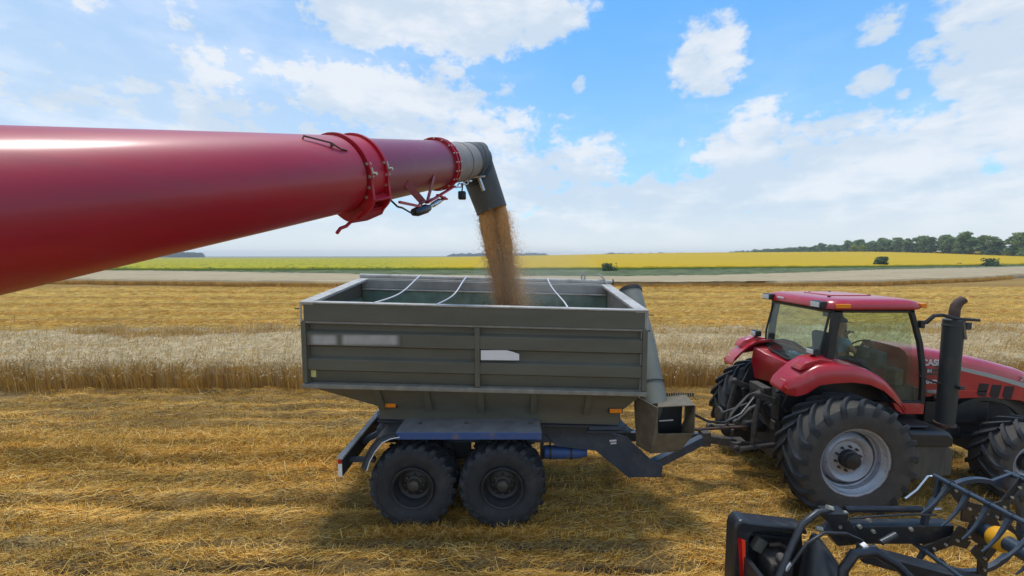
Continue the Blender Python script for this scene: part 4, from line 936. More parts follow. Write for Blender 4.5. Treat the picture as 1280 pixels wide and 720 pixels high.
# cab
y0, y1 = 6.92, 2 * CY - 6.92
cab = bpy.data.objects.new('cab', None); COL.objects.link(cab); cab.parent = tc_; cab.location = (0, 0, 0); ORG[cab.name] = ORG[tc_.name]
b = MB()
RF = [(5.38, 3.36), (5.40, 3.40), (7.10, 3.40), (7.16, 3.36)]
pil = lambda pts, r: b.tube(pts, r, 8)
for s_, y in ((-1, y0), (1, y1)):
    yi = y - s_ * .0
    b.loft([[(5.58, y - .03, 3.38), (5.75, y - .03, 3.38), (5.75, y + .03, 3.38), (5.58, y + .03, 3.38)], [(5.56, y - .03, 3.0), (5.69, y - .03, 3.0), (5.69, y + .03, 3.0), (5.56, y + .03, 3.0)], [(5.50, y - .03, 2.36), (5.64, y - .03, 2.36), (5.64, y + .03, 2.36), (5.50, y + .03, 2.36)]])
    fr_ = [(6.96, 3.38), (7.06, 3.1), (7.16, 2.8), (7.23, 2.45), (7.27, 2.1), (7.28, 1.70)]
    b.loft([[(x - .05, y - .03, z), (x + .03, y - .03, z), (x + .03, y + .03, z), (x - .05, y + .03, z)] for x, z in fr_])
    arch = [(5.60, 2.50), (5.85, 2.52), (6.10, 2.46), (6.30, 2.32), (6.52, 2.06), (6.72, 1.80), (6.82, 1.74), (7.27, 1.74)]
    b.loft([[(x, y - .025, z - .03), (x, y - .025, z + .025), (x, y + .025, z + .025), (x, y + .025, z - .03)] for x, z in arch])
    b.box(5.58, 7.0, y - .03, y + .03, 3.335, 3.385)
    # door edge line inside the side glass
b.box(5.56, 5.62, y0, y1, 3.33, 3.385); b.box(6.92, 7.0, y0, y1, 3.33, 3.385); b.box(7.12, 7.20, y0, y1, 1.66, 2.0)
b.build('cab_frame', 'black', cab, bev=.01)
def pane(poly, y, name='side_window', mat='glass'): MB().xz(poly, y - .006, y + .006).build(name, mat, cab, smooth=0)
sidep = [(5.70, 3.335), (6.92, 3.335), (7.02, 3.05), (7.12, 2.75), (7.19, 2.4), (7.22, 1.77), (6.82, 1.77), (6.72, 1.83), (6.52, 2.09), (6.30, 2.35), (6.10, 2.49), (5.85, 2.545), (5.645, 2.53)]
pane(sidep, y0 + .005); pane(sidep, y1 - .005)
# rear window, leaning, with rounded lower corners
b = MB(); yz_ = [(y0 + .06, 3.34), (y1 - .02, 3.34), (y1 + .0, 2.75), (y1 - .06, 2.50), (y1 - .25, 2.37), (CY, 2.31), (y0 + .25, 2.37), (y0 + .06, 2.50)]
rx = lambda z: 5.40 + .20 * (z - 2.3) / 1.05
b.ext([(rx(z), y, z) for y, z in yz_], (.012, 0, 0)); b.build('rear_window', 'glass', cab, smooth=0)
b = MB(); loop = [(rx(z) - .004, y, z) for y, z in yz_]; b.tube(loop + [loop[0]], .020, 6); b.build('window_seal', 'black', cab)
b = MB(); fxx = lambda z: 7.18 - .22 * sst(2.2, 3.4, np.array(z)) ; b.ext([(float(fxx(z)), y, z) for y, z in ((y0 + .05, 3.34), (y1 - .05, 3.34), (y1 - .05, 1.9), (y0 + .05, 1.9))], (.012, 0, 0)); b.build('windscreen', 'glass', cab, smooth=0)
# roof
def rr2(x0, x1, ya, yb, r, z, n=5):
    out = []
    for cx, cy, a0 in ((x1 - r, yb - r, 0), (x0 + r, yb - r, 90), (x0 + r, ya + r, 180), (x1 - r, ya + r, 270)):
        for k in range(n + 1): a = R_(a0 + 90 * k / n); out.append((cx + r * math.cos(a), cy + r * math.sin(a), z))
    return out
b = MB(); b.loft([rr2(5.52, 7.02, y0 - .05, y1 + .05, .12, 3.385), rr2(5.45, 7.10, y0 - .11, y1 + .11, .16, 3.41), rr2(5.45, 7.11, y0 - .12, y1 + .12, .18, 3.46), rr2(5.49, 7.06, y0 - .08, y1 + .08, .18, 3.535), rr2(5.60, 6.94, y0 + .02, y1 - .02, .20, 3.572), rr2(5.8, 6.8, y0 + .3, y1 - .3, .2, 3.585)]); rf = b.build('roof', 'red', cab, smooth=50)
b = MB(); b.loft([rr2(5.54, 7.02, y0 - .03, y1 + .03, .12, 3.365), rr2(5.50, 7.06, y0 - .06, y1 + .06, .12, 3.395)]); b.build('roof_gasket', 'black', rf)
b = MB()
for (x, y) in ((5.75, y0 + .3), (6.1, y1 - .35), (6.55, y1 - .3), (6.7, y0 + .55)): b.lathe([(3.56, .03), (3.60, .025), (3.602, .001)], (x, y, 0), 10, 'Z')
b.build('roof_plug', 'black', rf, each=True)
MB().box(5.9, 6.6, CY - .35, CY + .35, 3.572, 3.60).build('roof_hatch', 'red', rf, bev=.012)
for y in (y0 + .12, y1 - .10):
    b = MB(); b.box(5.37, 5.49, y - .13, y + .13, 3.41, 3.53); w_ = b.build('work_lamp', 'black', rf, bev=.015); MB().box(5.355, 5.372, y - .10, y + .10, 3.425, 3.515).build('lamp_lens', 'lamp_glass', w_, bev=.004)
b = MB(); b.box(5.55, 5.80, y0 - .128, y0 - .10, 3.425, 3.50); b.build('marker_lamp', 'orange_lens', rf, bev=.01)
b = MB(); b.box(7.03, 7.122, y0 - .11, y0 + .02, 3.43, 3.51); b.build('marker_lamp', 'orange_lens', rf, bev=.01)
MB().box(5.435, 5.448, CY + .25, CY + .45, 3.47, 3.50).build('roof_badge', 'white', rf)
# red sill and panel under the door
b = MB(); b.xz([(6.74, 1.72), (7.30, 1.72), (7.30, 1.52), (6.92, 1.52), (6.80, 1.60)], y0 - .03, y0 + .06); b.xz([(6.74, 1.72), (7.30, 1.72), (7.30, 1.52), (6.92, 1.52), (6.80, 1.60)], y1 - .06, y1 + .03); b.build('door_sill', 'red', cab, each=True, bev=.012)
MB().box(5.5, 7.15, y0 + .05, y1 - .05, 1.62, 1.72).build('cab_floor', 'black', cab)
# inside the cab
b = MB(); b.box(6.15, 6.65, CY - .27, CY + .27, 2.05, 2.20); b.build('seat', 'seat', cab, bev=.05)
b = MB(); b.box(6.05, 6.20, CY - .26, CY + .26, 2.20, 2.85, (0, -.12, 0)); b.build('seat_back', 'seat', cab, bev=.06)
b = MB(); b.box(6.25, 6.6, CY - .2, CY + .2, 1.72, 2.05); b.box(5.9, 6.5, CY - .50, CY - .34, 2.2, 2.42); b.build('console', 'seat', cab, bev=.03)
b = MB(); b.tube([(7.05, CY, 1.75), (6.95, CY, 2.30), (6.87, CY, 2.50)], .05, 10); b.box(6.92, 7.12, CY - .28, CY + .28, 2.18, 2.50); b.build('dashboard', 'seat', cab, bev=.04)
b = MB(); c_ = Vector((6.82, CY, 2.56)); nn = Vector((-.55, 0, .83)); u_ = Vector((0, 1, 0)); v_ = nn.cross(u_)
b.tube([c_ + (u_ * math.cos(a) + v_ * math.sin(a)) * .20 for a in [2 * math.pi * k / 24 for k in range(25)]], .016, 8, cap=False)
for a in (.5, 2.6, 4.7): b.bar(c_, c_ + (u_ * math.cos(a) + v_ * math.sin(a)) * .19, .03, .015)
b.build('steering_wheel', 'black', cab)
b = MB(); b.box(6.35, 6.40, y0 + .12, y0 + .34, 2.50, 2.68); b.tube([(6.4, y0 + .23, 2.5), (6.45, y0 + .25, 2.3), (6.4, y0 + .3, 2.2)], .012, 6); b.build('monitor', 'seat', cab, bev=.01)
b = MB(); b.box(6.85, 7.0, y0 + .08, y0 + .28, 2.0, 2.3); b.build('door_pocket', 'rust', cab, bev=.02)
b = MB(); b.box(6.60, 6.72, y1 - .22, y1 - .08, 3.05, 3.22); b.build('mirror_box', 'seat', cab, bev=.02)
b = MB(); b.box(5.45, 5.80, y0 + .1, y1 - .1, 2.30, 2.36); b.build('rear_shelf', 'black', cab)
# mirror arm, exhaust stack
b = MB(); b.tube([(7.12, y0 - .02, 3.16), (7.17, y0 - .06, 3.17), (7.24, y0 - .12, 3.30), (7.34, y0 - .16, 3.315), (7.60, 6.78, 3.25), (7.95, 6.74, 3.23)], [.03, .035, .030, .030, .028, .026], 8); b.box(7.09, 7.16, y0 - .06, y0 + .0, 3.07, 3.2)
b.build('mirror_arm', 'black', cab, bev=0)
b = MB(); b.tube([(7.17, y0 - .02, 2.22), (7.45, 6.90, 2.10), (7.68, 6.80, 2.08)], .018, 8); b.build('stack_stay', 'black', cab)
sx, sy = 7.65, 6.86
b = MB(); b.lathe([(1.38, .125), (1.38, .128), (3.10, .138), (3.22, .138), (3.24, .09), (3.0, .085)], (sx, sy, 0), 36, 'Z'); stk = b.build('exhaust_stack', 'exhaust', tc_, smooth=40)
b = MB(); b.tube([(sx, sy, 3.15), (sx, sy, 3.38), (sx + .015, sy - .0, 3.46), (sx + .055, sy - .01, 3.53), (sx + .11, sy - .02, 3.575)], [.072, .072, .072, .07, .068], 20, cap=False); b.tube([(sx + .115, sy - .02, 3.578), (sx + .055, sy - .01, 3.53), (sx + .015, sy, 3.46)], [.064, .062, .06], 20, cap=True); b.build('exhaust_pipe', 'rust', stk)
b = MB(); b.lathe([(1.33, .06), (1.345, .142), (1.385, .145), (1.39, .12)], (sx, sy, 0), 30, 'Z'); b.tube([(sx, sy, 1.35), (sx - .02, sy + .1, 1.22), (sx - .05, sy + .35, 1.15)], .07, 12); b.build('stack_foot', 'rust', stk)
b = MB()
for k in range(5): pass
b.xz([(sx + .0, 3.20), (sx + .04, 3.20), (sx + .10, 2.90), (sx + .06, 2.90)], sy - .143, sy - .13); b.build('heat_label', 'chute', stk)
b = MB(); b.lathe([(3.10, .134), (3.10, .146), (3.14, .146), (3.14, .134)], (sx, sy, 0), 30, 'Z', closed=True); b.box(sx + .12, sx + .21, sy - .10, sy + .0, 3.06, 3.18); b.box(sx - .02, sx + .06, sy - .21, sy - .15, 2.04, 2.10); b.build('stack_clamp', 'exhaust', stk, each=True, bev=.006)
# bonnet
st = [(7.26, 2.62, 1.74), (7.60, 2.615, 1.74), (8.2, 2.53, 1.70), (8.8, 2.405, 1.72), (9.4, 2.25, 1.66), (9.9, 2.06, 1.45), (10.25, 1.84, 1.25), (10.38, 1.66, 1.2)]
rings = []
for x, zt, zb in st:
    hw = .52 if x < 9.6 else .48; hw = .44 if x > 10.2 else hw
    r = [(x, CY - hw, zb), (x, CY - hw, zt - .34), (x, CY - hw + .015, zt - .16), (x, CY - hw + .07, zt - .06), (x, CY - hw + .18, zt - .012), (x, CY - .12, zt)]
    rings.append(r + [(x, 2 * CY - q[1], q[2]) for q in r[::-1]])
bon = MB().loft(rings).build('bonnet', 'red', tc_, bev=0, smooth=50)
yb = CY - .52
def zt_(x): return np.interp(x, [q[0] for q in st], [q[1] for q in st])
b = MB(); pts = [8.0 + .12 * k for k in range(13)]
b.loft([[(x, yb - .006, zt_(x) - .225 - .02 * (x - 8.0)), (x, yb - .006, zt_(x) - .295 - .03 * (x - 8.0) + .02 * max(0, (8.4 - x))), (x, yb + .004, zt_(x) - .295 - .03 * (x - 8)), (x, yb + .004, zt_(x) - .225 - .02 * (x - 8))] for x in pts]); b.build('bonnet_stripe', 'stripe', bon)
b = MB(); pts = [7.75 + .06 * k for k in range(6)]
b.loft([[(x, yb - .005, zt_(x) - .235), (x, yb - .005, zt_(x) - .30), (x, yb + .004, zt_(x) - .30), (x, yb + .004, zt_(x) - .235)] for x in pts]); b.build('bonnet_stripe', 'decal_dark', bon, label='dark start of the stripe')
b = MB()
b.loft([[(x, yb - .004, 1.90 - .045 * (x - 7.3)), (x, yb - .004, 1.888 - .045 * (x - 7.3)), (x, yb + .004, 1.888 - .045 * (x - 7.3)), (x, yb + .004, 1.90 - .045 * (x - 7.3))] for x in (7.3, 7.8, 8.3, 8.8)]); b.build('pinstripe', 'decal_red', bon)
for px in (1228, 1244, 1260):
    c = W(px, 489 + (px - 1244) * .10, yb); b = MB(); b.xz([(c.x - .07, c.z + .125), (c.x + .115, c.z + .115), (c.x + .07, c.z - .125), (c.x - .05, c.z - .12), (c.x - .105, c.z - .07)], yb - .004, yb + .01); v_o = b.build('bonnet_vent', 'vent', bon, bev=.004)
b = MB(); rings = []
for k in range(15): a = R_(8 + k * 12); rings.append([(8.75 + rr * math.cos(a), y, .80 + rr * 1.0 * math.sin(a)) for rr, y in ((.93, yb - .01), (.86, yb - .01), (.86, yb + .05), (.93, yb + .05))])
b.loft(rings); b.build('arch_trim', 'black', bon)
def text(s, x, z, y, size, mat, parent, slant=0.0, bold=.0, name='lettering', label=None, rz=0.0):
    cu = bpy.data.curves.new('txt', 'FONT'); cu.body = s; cu.size = size; cu.extrude = .002; cu.offset = bold; cu.shear = slant; cu.align_x = 'LEFT'
    t = bpy.data.objects.new('txt', cu); COL.objects.link(t); dg = bpy.context.evaluated_depsgraph_get(); me = bpy.data.meshes.new_from_object(t.evaluated_get(dg)); bpy.data.objects.remove(t); bpy.data.curves.remove(cu)
    org = Vector(ORG[parent.name]); m = Matrix.Translation(Vector((x, y, z)) - org) @ Euler((math.pi / 2, rz, 0)).to_matrix().to_4x4(); me.transform(m); me.materials.clear(); me.materials.append(M[mat])
    o = bpy.data.objects.new(name, me); COL.objects.link(o); o.parent = parent; ORG[o.name] = tuple(org)
    if label: o['label'] = label
    return o
text('CASE', 7.51, 2.32, yb - .004, .155, 'white', bon, bold=.006, label='white bold lettering reading CASE')
text('IH', 7.62, 2.19, yb - .004, .085, 'white', bon, bold=.003, label='white lettering reading IH')
MB().xz([(7.60, 2.30), (7.76, 2.285), (7.76, 2.255), (7.60, 2.27)], yb - .004, yb + .002).build('decal_bar', 'decal_red', bon)
b = MB(); b.xz([(7.50, 2.18), (7.82, 2.17), (7.82, 2.135), (7.50, 2.145)], yb - .004, yb + .002); b.xz([(7.40, 2.275), (7.85, 2.255), (7.85, 2.20), (7.58, 2.205)], yb - .003, yb + .002); b.build('decal_bar', 'decal_dark', bon, label='dark decal bar')
text('ovo', 7.61, 1.985, yb - .004, .135, 'white', bon, bold=.006, label='white lettering reading ovo'); text('o', 8.00, 1.96, yb - .004, .125, 'white', bon, bold=.006, label='white letter o')
text('255', 9.34, 2.03, yb - .006, .13, 'stripe', bon, bold=.003, slant=.2, rz=.16, label='pale grey number 255 on the bonnet')
# tank and steps below the cab
b = MB(); rings = []
for y, dz_ in ((6.52, -.06), (6.56, -.01), (6.66, 0), (7.3, 0)): rings.append([(6.70, y, 1.38 + dz_), (7.38, y, 1.36 + dz_), (7.45, y, 1.30 + dz_), (7.45, y, 1.10), (6.72, y, 1.10)])
b.loft(rings); b.box(6.72, 7.10, 6.60, 7.1, 1.395, 1.44); b.build('step_box', 'black', tc_, bev=.03)
b = MB(); b.ext([(6.72, 6.56, 1.14), (7.40, 6.56, 1.14), (7.56, 6.60, .98), (7.56, 6.60, .56), (6.80, 6.56, .46)], (0, .7, 0)); b.build('fuel_tank', 'tank', tc_, bev=.03)
# three-point linkage behind
lk = bpy.data.objects.new('linkage', None); COL.objects.link(lk); lk.parent = tc_; lk.location = (0, 0, 0); ORG[lk.name] = ORG[tc_.name]
def mir(y): return 2 * CY - y
b = MB()
for s_ in (-1, 1):
    y = CY + s_ * .42; b.tube([(5.05, y, .78), (4.55, y + s_ * .05, .74), (4.25, y + s_ * .08, .72)], .045, 8); b.lathe([(-.05, .03), (-.05, .07), (.05, .07), (.05, .03)], (4.2, y + s_ * .08, .72), 14, closed=True)
b.build('lower_arm', 'grease', lk, each=True)
for s_ in (-1, 1):
    b = MB(); y = CY + s_ * .40; b.bar((5.15, y, 1.52), (4.62, y, 1.72), .07, .10); b.tube([(4.64, y, 1.70), (4.56, y + s_ * .03, 1.2), (4.52, y + s_ * .05, .78)], [.03, .05, .035], 10); b.ball((4.62, y, 1.74), .065, 8); b.build('lift_link', 'grease', lk)
b = MB()
for s_ in (-1, 1): y = CY + s_ * .27; b.tube([(5.05, y, .95), (4.85, y, 1.3), (4.72, y, 1.62)], [.055, .055, .03], 12)
b.build('lift_cylinder', 'black', lk, each=True)
b = MB(); b.tube([(5.0, CY, 1.42), (4.70, CY - .05, 1.32), (4.45, CY - .08, 1.10)], [.035, .045, .03], 10); b.lathe([(-.04, .025), (-.04, .06), (.04, .06), (.04, .025)], (4.42, CY - .08, 1.06), 12, closed=True); b.build('top_link', 'grease', lk)
b = MB(); b.box(4.92, 5.04, CY - .45, CY + .40, 1.05, 1.22); b.box(4.85, 5.02, CY - .18, CY + .28, 1.62, 1.78)
for k in range(6): b.tube([(4.98, CY - .20 + .085 * k, 1.50), (4.84, CY - .20 + .085 * k, 1.47)], .028, 8)
for k in range(4): b.tube([(4.98, CY - .16 + .1 * k, 1.32), (4.86, CY - .16 + .1 * k, 1.31)], .024, 8)
b.box(4.9, 5.05, CY + .18, CY + .34, 1.2, 1.7); b.box(4.95, 5.05, CY - .40, CY - .28, 1.25, 1.9)
b.build('coupler_block', 'grease', lk, bev=.008)
b = MB(); b.box(4.55, 5.1, CY - .06, CY + .06, .52, .60); b.box(4.35, 4.62, CY - .10, CY + .10, .48, .68); b.tube([(4.40, CY, .42), (4.40, CY, .88)], .03, 10); b.box(4.98, 5.10, CY - .35, CY + .35, .45, .65); b.build('tow_hitch', 'grease', lk, bev=.01)
b = MB(); b.lathe([(4.60, .05), (4.62, .10), (4.95, .13), (4.98, .10)], (0, CY, .96), 16, 'X'); b.build('shaft_guard', 'black', lk)
b = MB(); b.box(4.90, 4.94, CY - .62, CY - .50, 1.78, 1.92); b.tube([(4.92, CY - .56, 1.85), (4.86, CY - .56, 1.88)], .05, 12); b.box(4.88, 5.0, CY - .60, CY - .50, 1.3, 1.78); b.build('hitch_button_post', 'black', lk, bev=.008)
# hoses and PTO shaft between trailer and tractor (held by both)
hz = bpy.data.objects.new('hydraulic_lines', None); COL.objects.link(hz); hz.parent = tc_; hz.location = (0, 0, 0); ORG[hz.name] = ORG[tc_.name]
for k, (dy, dz_) in enumerate(((0, 0), (.08, .05), (.15, .02))):
    b = MB(); b.tube([(3.15, 7.05 + dy, 1.62), (3.35, 7.1 + dy, 1.42 + dz_), (3.62, 7.15 + dy, 1.28 + dz_), (3.95, 7.2 + dy, 1.24 + dz_), (4.3, 7.3 + dy, 1.36 + dz_), (4.62, 7.45 + dy, 1.62 + dz_), (4.9, 7.55 + dy, 1.5)] if k == 0 else [(3.9 + .1 * k, 7.2 + dy, 1.15), (4.2, 7.3 + dy, 1.32 + dz_), (4.55, 7.4 + dy, 1.58 + dz_ * 2), (4.9, 7.5 + dy, 1.32 + .2 * k)], .024 if k == 0 else .016, 8)
    b.build('hose', 'black' if k == 0 else 'grease', hz)
b = MB(); b.tube([(2.7, 7.35, 1.05), (3.6, 7.40, 1.02)], .035, 12); b.tube([(3.6, 7.40, 1.02), (4.62, 7.62, .98)], .028, 12); b.build('drive_shaft', 'rust', tr)
b = MB(); b.lathe([(-.02, .13), (.02, .13)], (4.02, 7.55, 1.28), 16, 'X'); b.bar((4.0, 7.5, 1.28), (4.6, 7.6, 1.45), .03, .03); b.build('check_plate', 'grease', lk)
# small plastic bottles on the shelf inside the rear window
for k, (y, x, mt, lab) in enumerate(((7.30, 5.62, 'bottle_green', 'green plastic bottle lying nearest the fender behind the rear cab window'), (7.52, 5.56, 'bottle_green', 'green plastic bottle in the middle of the shelf behind the rear cab window'), (7.80, 5.60, 'bottle_blue', 'blue plastic bottle farthest along the shelf behind the rear cab window'))):
    e = thing('bottle', lab, 'bottle', (x, y, 2.40), 'bottles on the cab shelf')
    a = .5 + .5 * k; dx, dy = math.cos(a), math.sin(a)
    MB().tube([(x - dx * .10, y - dy * .10, 2.40), (x - dx * .09, y - dy * .09, 2.40), (x + dx * .06, y + dy * .06, 2.40), (x + dx * .10, y + dy * .10, 2.40), (x + dx * .13, y + dy * .13, 2.40)], [.03, .04, .04, .016, .016], 12).build('bottle_body', mt, e)
    MB().tube([(x + dx * .13, y + dy * .13, 2.40), (x + dx * .15, y + dy * .15, 2.40)], .018, 10).build('bottle_cap', 'white', e)
# ================================================================== THE DRIVER
def skin_body(name, joints, bones, mat, root, parent=None, sub=2):
    me = bpy.data.meshes.new(name); org = Vector(ORG[parent.name]) if parent else Vector((0, 0, 0))
    me.from_pydata([tuple(Vector(j[0]) - org) for j in joints], bones, []); me.materials.append(M[mat])
    o = bpy.data.objects.new(name, me); COL.objects.link(o)
    if parent: o.parent = parent
    ORG[o.name] = tuple(org)
    s = o.modifiers.new('skin', 'SKIN'); s.use_smooth_shade = True
    for i, j in enumerate(joints):
        r = j[1]; me.skin_vertices[0].data[i].radius = (r, r) if not isinstance(r, tuple) else r
    me.skin_vertices[0].data[root].use_root = True
    m = o.modifiers.new('sub', 'SUBSURF'); m.levels = sub; m.render_levels = sub
    return o
PX, PY = 6.33, CY
def pt(x, y, z): return Vector((PX + x, PY + y, 2.2 + z))
J = [(pt(.05, 0, .08), .13), (pt(.03, 0, .28), .13), (pt(.02, 0, .46), .145), (pt(.04, 0, .56), .07), (pt(.07, 0, .64), .055), (pt(.09, 0, .72), .085), (pt(.085, 0, .82), .09), (pt(.08, 0, .88), .06),
     (pt(.04, -.19, .50), .062), (pt(.16, -.27, .30), .048), (pt(.36, -.20, .36), .036), (pt(.44, -.16, .38), .030),
     (pt(.04, .19, .50), .062), (pt(.20, .27, .34), .048), (pt(.34, .18, .56), .036), (pt(.38, .14, .62), .030),
     (pt(.10, -.11, .06), .09), (pt(.48, -.15, .08), .068), (pt(.56, -.15, -.34), .045), (pt(.66, -.15, -.38), .035),
     (pt(.10, .11, .06), .09), (pt(.48, .15, .08), .068), (pt(.56, .15, -.34), .045), (pt(.66, .15, -.38), .035)]
Bn = [(0, 1), (1, 2), (2, 3), (3, 4), (4, 5), (5, 6), (6, 7), (2, 8), (8, 9), (9, 10), (10, 11), (2, 12), (12, 13), (13, 14), (14, 15), (0, 16), (16, 17), (17, 18), (18, 19), (0, 20), (20, 21), (21, 22), (22, 23)]
k0 = len(J)
for (w_, h_) in ((11, pt(.44, -.16, .38)), (15, pt(.38, .14, .62))):
    for q in range(4):
        dy = -.027 + .018 * q; l = (.055, .068, .072, .058)[q]
        J.append((h_ + Vector((.03, dy, .0)), .010)); J.append((h_ + Vector((.03 + l * .6, dy, .01)), .009)); J.append((h_ + Vector((.03 + l * .8, dy, -.03)), .008)); n_ = len(J)
        Bn += [(w_, n_ - 3), (n_ - 3, n_ - 2), (n_ - 2, n_ - 1)]
    J.append((h_ + Vector((.01, .035, .01)), .011)); J.append((h_ + Vector((.05, .05, .02)), .010)); n_ = len(J); Bn += [(w_, n_ - 2), (n_ - 2, n_ - 1)]
# nose and ears grow out of the same surface
J.append((pt(.185, 0, .755), .014)); Bn.append((5, len(J) - 1))
per = skin_body('person', J, Bn, 'skin', 0)
tag(per, 'driver in navy cap and blue grey shirt seated in the tractor cab', 'person')
s1 = [(j[0], j[1] + .016) for j in (J[0], J[1], J[2], (J[3][0] - Vector((0, 0, .03)), .07), J[8], (J[8][0] * .45 + J[9][0] * .55, .054), J[12], (J[12][0] * .45 + J[13][0] * .55, .054))]
skin_body('shirt', s1, [(0, 1), (1, 2), (2, 3), (2, 4), (4, 5), (2, 6), (6, 7)], 'shirt', 0, per)
s2 = [(J[0][0] - Vector((0, 0, .01)), .145), (J[16][0], .105), (J[17][0], .082), (J[18][0], .058), (J[20][0], .105), (J[21][0], .082), (J[22][0], .058)]
skin_body('trousers', s2, [(0, 1), (1, 2), (2, 3), (0, 4), (4, 5), (5, 6)], 'trousers', 0, per)
b = MB(); hc = pt(.085, 0, .84); rings = []
for k in range(7):
    a = math.pi / 2 * k / 6; rings.append([hc + Vector((.112 * math.cos(a) * math.cos(q), .10 * math.cos(a) * math.sin(q), .10 * math.sin(a))) for q in [2 * math.pi * i / 20 for i in range(20)]] if k < 6 else [hc + Vector((.004 * math.cos(q), .004 * math.sin(q), .10)) for q in [2 * math.pi * i / 20 for i in range(20)]])
b.loft(rings); b.ext([hc + Vector((.08, -.08, .0)), hc + Vector((.17, -.06, -.012)), hc + Vector((.195, 0, -.015)), hc + Vector((.17, .06, -.012)), hc + Vector((.08, .08, 0))], (0, 0, .010)); b.build('cap', 'cap', per)
b = MB()
for s_ in (-1, 1): b.ball(pt(.162, s_ * .034, .79), .011, 6)
b.build('eyes', 'white', per)
b = MB()
for s_ in (-1, 1): b.ball(pt(.07, s_ * .092, .765), .026, 6, (.6, .35, 1))
b.build('ears', 'skin', per)

# (the tube belongs to the combine, whose body is outside the frame)
# ================================================================== THE COMBINE'S RED UNLOADING TUBE
P0 = Vector((-2.43, .37, 1.9)); DR = Vector((.3304, .363, 1.0))
def zmap(z): return z - .17 - .23 * float(sst(4.5, 6.0, np.array(float(z))))
def AX(z): z = zmap(z); p = P0 + DR * (z - 1.9); return CF(p.x, p.y, p.z)
ut = thing('unloading_tube', 'long glossy red grain unloading tube reaching over the trailer', 'unloading tube', tuple(AX(4.3)))
adir = (AX(6) - AX(2)).normalized()
zz = [-1.5, 0, 1, 1.9, 2.6, 3.3, 3.9, 4.12]
b = MB(); b.tube([AX(z) for z in zz], [.385, .385, .383, .38, .378, .376, .372, .37], 96); b.build('outer_tube', 'red_tube', ut, smooth=50)
b = MB(); b.tube([AX(z) for z in (4.10, 4.16)], .352, 64); b.build('joint_gap', 'black', ut)
b = MB(); b.tube([AX(z) for z in (4.14, 4.6, 5.2, 5.8, 6.30)], [.352, .348, .343, .338, .335], 80); b.build('inner_tube', 'red_faded', ut, smooth=50)
b = MB(); b.tube([AX(z) for z in (6.27, 6.7, 7.2, 7.72)], [.318, .315, .310, .300], 64); be = b.build('end_tube', 'beige_tube', ut, smooth=50)
# frame of reference round the axis
up_ = (Vector((0, 0, 1)) - adir * adir.z).normalized(); sd_ = adir.cross(up_).normalized()      # sd_ points to the near/right side
def RP(z, ang, r, al=0.0):   # ang 0 = top, 90 = toward sd_
    a = R_(ang); return AX(z) + (up_ * math.cos(a) + sd_ * math.sin(a)) * r + adir * al
def arc_plate(b, z, r0, r1, a0, a1, th, n=40, rf=None):
    rings = []
    for k in range(n + 1):
        a = a0 + (a1 - a0) * k / n; q = rf(a) if rf else r1
        rings.append([RP(z, a, r0, -th / 2), RP(z, a, q, -th / 2), RP(z, a, q, th / 2), RP(z, a, r0, th / 2)])
    full = abs(a1 - a0) >= 359.9
    if full: rings = rings[:-1]; rings.append(rings[0]); b.loft(rings, False)
    else: b.loft(rings)
def band(b, z, r0, r1, wd, n=64):
    rings = []
    for k in range(n): a = 360 * k / n; rings.append([RP(z, a, r0, -wd / 2), RP(z, a, r1, -wd / 2), RP(z, a, r1, wd / 2), RP(z, a, r0, wd / 2)])
    rings.append(rings[0]); b.loft(rings, False)
# collar where the tube is jointed: two dark red plates and the hinge bracket under them
bulge = lambda a: .398 + .075 * float(sst(105, 135, np.array(a))) * float(sst(200, 175, np.array(a)))
for z in (4.17, 4.42):
    b = MB(); arc_plate(b, z, .345, .40, 0, 360, .035, 72, bulge); cp = b.build('collar_plate', 'red_dark', ut, bev=.004)
    b = MB()
    for a in (78, 96, 112, 128, 262, 290): b.tube([RP(z, a, .378, -.03), RP(z, a, .378, .035)], .016, 6)
    b.build('bolt', 'bolt', cp, each=True)
b = MB(); arc_plate(b, 4.295, .36, .372, 0, 360, .25, 64); b.build('collar_sleeve', 'red_dark', ut)
b = MB()
for a in (126, 150, 176): b.bar(RP(4.16, a, .43), RP(4.44, a, .43), .02, .08, up=RP(4.3, a, 1) - AX(4.3))
b.ext([RP(4.10, 150, .42), RP(4.10, 175, .48), RP(4.36, 175, .50), RP(4.46, 160, .48), RP(4.46, 146, .43)], (RP(4.3, 90, 1) - AX(4.3)) * .035)
b.tube([RP(4.16, 172, .46), RP(4.06, 172, .50), RP(3.98, 172, .505), RP(3.92, 172, .54)], .018, 8); b.build('hinge_bracket', 'red_dark', ut, bev=.004)
b = MB()
for z, a in ((4.17, 92), (4.42, 88)): b.tube([RP(z, a, .38), RP(z, a, .45)], .016, 8); b.tube([RP(z, a, .42, -.02), RP(z, a - 8, .42, -.02)], .010, 6)
b.build('latch_pin', 'bolt', ut, each=True)
b = MB(); b.tube([RP(3.66, 32, .375), RP(3.66, 32, .40), RP(3.86, 46, .40), RP(3.92, 54, .385), RP(4.0, 56, .375)], .008, 6); b.lathe([(-.01, .016), (.01, .016)], RP(3.86, 48, .39), 8, 'Z'); b.build('lift_wire', 'rust', ut)
# bolted flange
b = MB(); band(b, 6.26, .333, .378, .03); band(b, 6.335, .315, .378, .03); fl_ = b.build('flange', 'red_dark', ut)
b = MB()
for k in range(18): a = k * 20 + 8; b.tube([RP(6.26, a, .362, -.05), RP(6.335, a, .362, .06)], .012, 6)
b.build('bolt', 'bolt', fl_, each=True)
b = MB()
for k in range(9): a = k * 14 - 50; b.tube([RP(6.45, a, .316), RP(6.45, a, .35)], .010, 6)
b.build('stud', 'bolt', be, each=True)
b = MB(); band(b, 6.9, .312, .318, .012); b.build('tube_seam', 'rubber', be)
